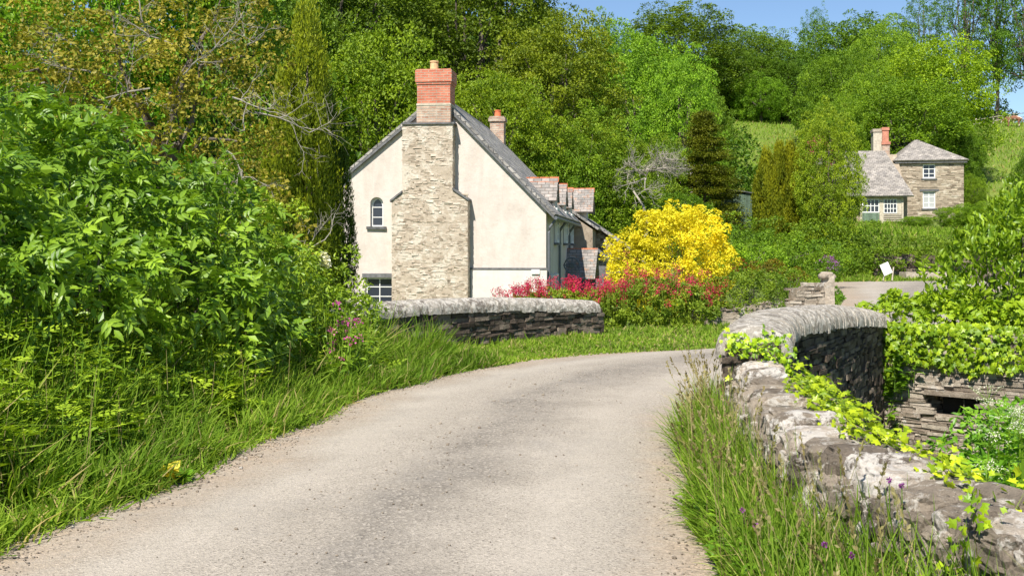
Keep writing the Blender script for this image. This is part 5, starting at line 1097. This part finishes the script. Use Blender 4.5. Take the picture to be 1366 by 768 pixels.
# yellow dock at the lane edge
def rosette(name, label, c, n, L, mat, col, cat='plant', tilt=.5):
    o = thing(name, label, cat, c); f = Geo(); a = rng.uniform(0, 6.28, n); d = np.stack([np.cos(a), np.sin(a), rng.uniform(.1, 1.2, n)*tilt], 1)
    scatter(f, *LEAF8, np.tile(c, (n, 1))+d*.02, nrm(d), nrm(np.array([0, 0, 1.])+rng.normal(0, .35, (n, 3))), L*rng.uniform(.5, 1.1, n), rng.uniform(0, 1, n), wscale=np.full(n, 1.7))
    q = f.build('leaves', MAT[mat], o); q.color = (*col, 1); return o
pd = at(208, 648, 7.55)
rosette('dock_plant', 'small dock plant with yellow leaves at the left lane edge', np.array([pd[0]+.05, pd[1], .03]), 46, .13, 'leaf_yellow', (1.0, .9, 1.5), tilt=1.3)
rosette('dock_plant', 'green leafy dock right beside the yellow dock', np.array([pd[0]+.14, pd[1]+.12, .02]), 20, .10, 'leaf_near', (.8, 1.0, .9), tilt=.7)
for (px, py, L, k) in [(640, 0, .1, 0)]: pass
# campion
o = thing('campion_clump', 'tall clump of pink campion at the left verge before the bridge wall', 'flower clump', (-1.95, 12.6, 0)); f = Geo(); s_ = Geo(); q = Geo()
for i in range(70):
    b = np.array([-1.9+rng.normal(0, .14), 12.55+rng.normal(0, .2), 0]); hh = rng.uniform(.35, 1.0); tp = b+[rng.normal(0, .1), rng.normal(0, .1), hh]; s_.tube([b, tp], [.005, .003], 3, cap=False)
    k = 10; zt = rng.uniform(.05, .8, k)[:, None]; scatter(f, *LEAF8, b*(1-zt)+tp*zt, nrm(rng.normal(0, 1, (k, 3))+[0, 0, .3]), nrm(rng.normal(0, .4, (k, 3))+[0, 0, 1]), .085, rng.uniform(0, 1, k))
    if i % 4 == 0: k = 12; c_ = tp+rng.normal(0, .022, (k, 3)); scatter(q, *LEAFR, c_, rdir(k), rdir(k), .030, rng.uniform(.3, 1, k))
f.build('leaves', MAT['leaf_near'], o); s_.build('stems', MAT['leaf_near'], o); z = q.build('blossom', MAT['pink'], o); z.color = (1.0, 3.0, 3.6, 1)
# ------------------------------------------------------------------ verge before the left parapet and the middle green
def quad_pts(n, f_x0, f_x1, y0, y1): y = rng.uniform(y0, y1, n); t_ = rng.uniform(0, 1, n); x = f_x0(y)*(1-t_)+f_x1(y)*t_; return np.stack([x, y, terr(x, y)-.005], 1)
f = Geo(); tt = rng.uniform(0, 1, 30000); ed = resample(RL[4:10], 200); back = resample(np.array([[-2.5, 14.4], [-1.7, 16.2], [-.6, 17.9], [.6, 19.5], [1.6, 21.5], [4.4, 22.6]]), 200); ix = (tt*199).astype(int); s_ = rng.uniform(-.03, 1, len(tt))[:, None]
P = np.hstack([ed[ix]*(1-s_)+back[ix]*s_, np.zeros((len(tt), 1))])+rng.normal(0, .03, (len(tt), 3))*[1, 1, 0]; cl = np.array([mnoise.noise(Vector((p[0]*1.5, p[1]*1.5, 4))) for p in P])
h_ = (.05+.08*s_[:, 0])*rng.uniform(.5, 1.2, len(P))*(1+.8*cl); grass(f, P, np.clip(h_, .03, 1), 1.7, a0=.3, spread=.5)
k = rng.uniform(0, 1, 500); ix = (k*110).astype(int); P = np.hstack([back[ix], np.zeros((500, 1))])+rng.normal(0, .08, (500, 3))*[1, 1, 0]; grass(f, P, rng.uniform(.08, .24, 500), 1.2, spread=.3)
tag(f.build('green_verge_grass', MAT['grass']), 'short bright grass in front of the bridge wall and red flowers', 'grass', kind='stuff')
f = Geo(); n = 9000; P = quad_pts(n, lambda y: np.interp(y, [20, 22, 24, 34, 50], [5.0, 5.4, 6.6, 9.9, 13.7]), lambda y: np.interp(y, [20, 22, 24, 34, 50], [4.5, 4.2, 6.0, 8.5, 11]), 20, 50); grass(f, P, rng.uniform(.08, .25, n), 2.5)
n = 5000; P = np.stack([rng.uniform(13.5, 20, n), rng.uniform(51.5, 56.5, n), np.zeros(n)], 1); grass(f, P, rng.uniform(.1, .35, n), 4); tag(f.build('lane_side_grass', MAT['grass']), 'grass along the far lane below the hedge', 'grass', kind='stuff')
# meadow tufts
f = Geo(); n = 30000; y = rng.uniform(104, 160, n); x = rng.uniform(18, 90, n); grass(f, np.stack([x, y, terr(x, y)-.05], 1), rng.uniform(.25, .6, n), 7, a0=.4, bl=(0, 1)); o = f.build('meadow_grass', MAT['grass']); o.color = (1.0, 1.0, 1.0, 1); tag(o, 'sunny grass of the hill meadows', 'grass', kind='stuff')

# ------------------------------------------------------------------ right verge
f = Geo()
def rv(n, t0, t1, y0=3.2, y1=9.6): y = rng.uniform(y0, y1, n); a = np.interp(y, RR[:, 1], RR[:, 0])-.02-.05*np.sin(y*3.1); b = np.interp(y, RW[:, 1], RW[:, 0])-.22; t_ = rng.uniform(t0, t1, n); x = a*(1-t_)+b*t_; return np.stack([x, y, terr(x, y)-.005], 1), t_
P, t_ = rv(30000, 0, 1.05); grass(f, P, rng.uniform(.07, .26, len(P))*(.7+.6*t_), .8, spread=.55, a0=.2)
P, t_ = rv(9000, .15, 1.1); grass(f, P, rng.uniform(.25, .60, len(P))*(.78+.35*t_), .75, spread=.22)
P, t_ = rv(2600, .0, 1.0, 7.5, 9.4); grass(f, P, rng.uniform(.2, .5, len(P)), .9, spread=.3)
tag(f.build('wall_foot_grass', MAT['grass']), 'tall grass between the lane and the boulder wall', 'grass', kind='stuff')
f = Geo(); P, t_ = rv(150, -.05, 1.0, 3.4, 10.5)
for p in P:
    hh = rng.uniform(.40, .78); le = rng.normal(0, .12, 2)+[-.04, 0]; pts = [p, p+[le[0]*.4*hh, le[1]*.4*hh, hh*.6], p+[le[0]*hh*1.3, le[1]*hh*1.3, hh]]; aa = rng.uniform(0, 1); f.tube(pts, [.0022, .0016, .001], 3, a=aa, cap=False)
    k = 16; q = rng.uniform(0, 1, k)[:, None]; c_ = pts[1]*(1-(.55+.45*q))+pts[2]*(.55+.45*q); scatter(f, *LEAF2, c_, nrm(nrm(pts[2]-pts[1])+rng.normal(0, .35, (k, 3))), rdir(k), .026, np.full(k, aa))
o = f.build('seed_heads', MAT['straw']); o.color = (.75, .8, .7, 1); tag(o, 'grass seed heads on thin stalks above the right verge', 'grass stalks', kind='stuff')
P, t_ = rv(420, .0, 1.0, 3.2, 9); herbs('verge_weeds', 'broad leaved weeds among the right verge grass', P, rng.uniform(.12, .3, len(P)), LEAF8, .08, 'leaf_near', (1.0, 1.05, .8), per=9)
for (px, py, Y) in [(990, 680, 5.0), (1008, 700, 4.8), (1100, 726, 4.5), (1136, 740, 4.3), (1203, 647, 4.6), (1186, 640, 4.7)]:
    c = at(px, py, Y); q = Geo(); d = rdir(40); scatter(q, *LEAF2, np.tile(c, (40, 1))+d*.003, d, rdir(40), .013, rng.uniform(0, 1, 40)); s_ = Geo(); s_.tube([(c[0]+.02, c[1]+.02, 0), c], [.003, .002], 4)
    o = thing('clover_flower', 'small purple clover heads in the grass before the boulder wall', 'flower', (c[0]+.02, c[1]+.02, 0), 'purple clover heads in the right verge'); z = q.build('flower_head', MAT['pink'], o); z.color = (.6, 3, 3.5, 1); s_.build('stem', MAT['leaf_near'], o)
# ivy over the boulder wall
def ivy(name, label, P, n, sz, col, s_=(0, 0, 1), spread=.10, mat='leaf_near', nb=.5, stems=True, cat='ivy'):
    o = thing(name, label, cat, P[0]); f = Geo(); P = np.array(P, float); i = rng.integers(0, len(P), n); c_ = P[i]+rng.normal(0, 1, (n, 3))*np.array([spread, spread, spread*.55])
    N = nrm(np.array(s_)+rng.normal(0, nb, (n, 3))); d = nrm(np.cross(N, rdir(n))); scatter(f, *IVY, c_, d, N, sz*rng.uniform(.5, 1.25, n), rng.uniform(0, 1, n)); q = f.build('leaves', MAT[mat], o); q.color = (*col, 1)
    if stems:
        g = Geo()
        for a, b in zip(P[:-1], P[1:]):
            if np.linalg.norm(a-b) < .6: g.tube([a, (a+b)/2+rng.normal(0, .02, 3), b], .004, 4, cap=False)
        g.build('stems', MAT['bark'], o)
    return o
def wl(q0, q1, off0, off1, n, dz=.03): 
    out_ = []
    for q in np.linspace(q0, q1, n): p = rp.p(q*rp.L); t_ = rp.T(q*rp.L); off = rng.uniform(off0, off1); out_.append((p[0]+t_[1]*off, p[1]-t_[0]*off, rp.zz(q*rp.L)-.02+dz-max(0, off-.22)*.9))
    return out_
ivy('ivy', 'yellow green ivy trailing along the river edge of the boulder wall', wl(.18, .97, .12, .42, 70), 2300, .050, (1.75, 1.35, .5), (.3, -.3, 1), .07)
ivy('ivy', 'bright ivy tuft climbing over the near end of the curved coping', [(1.86+.5*t_*0+rng.uniform(-.12, .28), 8.75+rng.uniform(-.1, .5), .62+rng.uniform(-.1, .27)) for t_ in range(18)], 420, .055, (1.7, 1.5, .6), (-.1, -.8, .6), .06)
ivy('ivy', 'few ivy trails hanging down the road side of the boulder wall', [p for q in (.22, .3, .12) for p in [(rp.p(q*rp.L)[0]-.25-.03*k, rp.p(q*rp.L)[1]+rng.uniform(-.05, .05), .68-.07*k) for k in range(7)]], 170, .045, (1.5, 1.3, .6), (-1, -.3, .3), .05)
ivy('ivy', 'small ivy shoots on the dark river face of the curved bridge wall', [(2.95+.2*k, 11.7+.45*k-.3, .35-.25*(k % 3)) for k in range(6)], 120, .05, (1.2, 1.2, .6), (.8, -.5, .3), .08)
# ivy hedge on top of the retaining wall
a_, b_ = np.array([5.6, 17.1]), np.array([9.6, 13.6]); lob = []
for i, q in enumerate(np.linspace(-.02, 1.1, 15)):
    p = a_*(1-q)+b_*q+np.array([.35, .38]); lob.append((p[0], p[1], .26+.06*math.sin(i*1.7)+.16*q, .55, .55, .50+.05*math.sin(i)))
    lob.append((p[0]+.5, p[1]+.6, .36+.05*math.cos(i)+.12*q, .6, .6, .46))
o = thing('ivy_hedge', 'mass of glossy bright ivy piled on the sunlit stream wall', 'ivy', (6.5, 16.3, .2)); f = Geo(); crown(f, lob, 80, .14, 34, .105, IVY, flat=.8, up=.35, inner=.1, droop=.5, cjit=.08); c = f.build('leaves', MAT['leaf_near'], o); c.color = (1.45, 1.25, .7, 1)
s_ = Geo()
q2 = Geo(); n = 11000; q = rng.uniform(-.02, 1.05, n); lowz = np.array([-.12-1.0*max(0, .10-v)/.10+.30*mnoise.noise(Vector((v*7, 2, 1)))+.14*mnoise.noise(Vector((v*19, 2, 1)))+.12*max(0, .35-v)/.35 for v in q]); zz_ = lowz+(.5-lowz)*rng.uniform(0, 1, n)**1.2
P = np.stack([a_[0]*(1-q)+b_[0]*q, a_[1]*(1-q)+b_[1]*q, zz_], 1)+np.array([-.20, -.215, 0])-np.abs(rng.normal(0, .09, n))[:, None]*[.68, .73, 0]+rng.normal(0, 1, (n, 3))*[.04, .04, .02]
N = nrm(np.array([-.5, -.55, .45])+rng.normal(0, .45, (n, 3))); scatter(q2, *IVY, P, nrm(np.cross(N, rdir(n))-[0, 0, .6]), N, .10*rng.uniform(.5, 1.25, n), rng.uniform(0, 1, n)); c = q2.build('hanging_leaves', MAT['leaf_near'], o); c.color = (1.45, 1.25, .7, 1)
for i in range(14): q = rng.uniform(0, 1); p = a_*(1-q)+b_*q; s_.tube([(p[0]-.25, p[1]-.27, rng.uniform(-.9, -.3)), (p[0]-.26, p[1]-.28, .1), (p[0], p[1], .4)], [.006, .01, .015], 5)
s_.build('stems', MAT['bark'], o)
# fern and leafy plants in the corner of the wing wall
P = np.array([(5.45+rng.uniform(-.05, .4), 16.6+rng.uniform(-.35, .1), rng.uniform(-1.3, -.1)) for _ in range(26)]); herbs('wall_plants', 'leafy green plants growing from the shady wall corner', P, rng.uniform(.15, .35, 26), LEAF8, .17, 'leaf_near', (.95, 1.0, .8), per=10)
for (q, z) in ((.385, -.02), (.30, -.05), (.52, -.12)):
    p = a_*(1-q)+b_*q; rosette('wall_fern', 'small fern sprouting from the sunlit stream wall below the ivy', np.array([p[0]-.2, p[1]-.22, z-.05]), 18, .14, 'leaf_near', (1.4, 1.0, .7), tilt=1.2).__setitem__('group', 'ferns on the stream wall')
# laurel
lobL = [(7.5, 17.1, 1.0, .85, .8, .8), (8.3, 16.6, 1.35, .95, .9, .8), (7.15, 17.4, 1.3, .45, .5, .5), (7.9, 17.2, 1.75, .7, .7, .55), (8.9, 16.4, 1.3, .9, .8, .8), (8.7, 17.2, 1.95, .8, .8, .6), (8.1, 17.5, 2.1, .45, .45, .4)]
for i, q in enumerate(np.linspace(0.0, 1.0, 11)): pass
shrub('laurel_bush', 'large glossy laurel bush with yellow green leaves at the right edge', lobL, .13, 'leaf_near', 60, .24, 55, LEAF8, cat='bush', col=(1.2, 1.08, .7), base=0, kw=dict(flat=1.0, up=.3, droop=-.75, cjit=.14, amix=.3))
# stream-side greenery: cow parsley etc.
lob = [(3.2+rng.uniform(-.5, 2.8), rng.uniform(6.2, 13.5), -1.55+rng.uniform(-.1, .3), .55, .55, .5) for _ in range(60)]+[(Y*rng.uniform(.41, .5), Y, rng.uniform(-1.1, -.62)-(13-Y)*.05, .45, .45, .5) for Y in np.linspace(9, 14, 22)]; f = Geo(); crown(f, lob, 50, .2, 34, .11, LEAF8, up=.6, cjit=.2); o = f.build('streamside_plants', MAT['leaf_near']); o.color = (.7, .95, .7, 1); tag(o, 'dense green plants filling the stream hollow', 'plants', kind='stuff')
k = 0
for i in range(24):
    Y = rng.uniform(8.6, 13.2); px = rng.uniform(1275, 1420); py = rng.uniform(500, 640) if Y < 11 else rng.uniform(480, 570); c = at(px, py, Y)
    if c[2] > .2 or c[2] < -1.35 or c[0] < WX(Y)+.5: continue
    k += 1; o = thing('cow_parsley', 'white flowered cow parsley in the stream hollow behind the boulder wall', 'flowering plant', (c[0], c[1], -2.0), 'cow parsley plants by the stream'); s_ = Geo(); q = Geo(); f = Geo()
    base = np.array([c[0], c[1], -1.98]); s_.tube([base, c-[0, 0, .12]], [.012, .006], 5)
    for j in range(9):
        u_ = c+np.array([rng.normal(0, .09), rng.normal(0, .09), rng.uniform(-.04, .03)]); s_.tube([c-[0, 0, .14], u_], [.003, .002], 3, cap=False); m_ = 14; scatter(q, *LEAFR, u_+rng.normal(0, 1, (m_, 3))*[.022, .022, .006], rdir(m_), nrm(rng.normal(0, .3, (m_, 3))+[0, 0, 1]), .014, rng.uniform(0, 1, m_))
    m_ = 26; zt = rng.uniform(.2, .95, m_)[:, None]; a = rng.uniform(0, 6.28, m_); scatter(f, *FERN_T, base*(1-zt)+c*zt, nrm(np.stack([np.cos(a), np.sin(a), rng.uniform(0, .8, m_)], 1)), nrm(rng.normal(0, .3, (m_, 3))+[0, 0, 1]), .24, rng.uniform(0, 1, m_))
    s_.build('stem', MAT['leaf_near'], o); q.build('flower_heads', MAT['white_petal'], o); z = f.build('leaves', MAT['leaf_near'], o); z.color = (.95, 1.1, .9, 1)
# loose stones on the lane edges
f = Geo(); import bmesh
bm = bmesh.new(); bmesh.ops.create_icosphere(bm, subdivisions=1, radius=1.0); iv = np.array([v.co[:] for v in bm.verts]); ifc = [tuple(v.index for v in q.verts) for q in bm.faces]; bm.free()
n = 3600; y = rng.uniform(3.6, 15, n); e = np.where(rng.uniform(0, 1, n) < .62, np.interp(y, RL[:, 1], RL[:, 0])+np.abs(rng.normal(0, .16, n)), np.interp(y, RR[:, 1], RR[:, 0])-np.abs(rng.normal(0, .14, n)))
k = rng.uniform(0, 1, n) < .12; e[k] = (np.interp(y, RL[:, 1], RL[:, 0])*.5+np.interp(y, RR[:, 1], RR[:, 0])*.5+rng.normal(0, .4, n))[k]
sz = rng.uniform(.003, .009, n)*np.where(rng.uniform(0, 1, n) < .04, 2, 1); q_ = (e-np.interp(y, RL[:, 1], RL[:, 0]))/(np.interp(y, RR[:, 1], RR[:, 0])-np.interp(y, RL[:, 1], RL[:, 0])); P = np.stack([e, y, .008+.05*np.maximum(0, 1-(2*q_-1)**2)+sz*.3], 1)
scatter(f, iv*[1, 1.2, .7], ifc, P, rdir(n)*[1, 1, .1], np.tile([0, 0, 1.], (n, 1)), sz, rng.uniform(0, 1, n)); tag(f.build('gravel', MAT['wallstone']), 'loose small stones along the lane edges', 'gravel', kind='stuff')
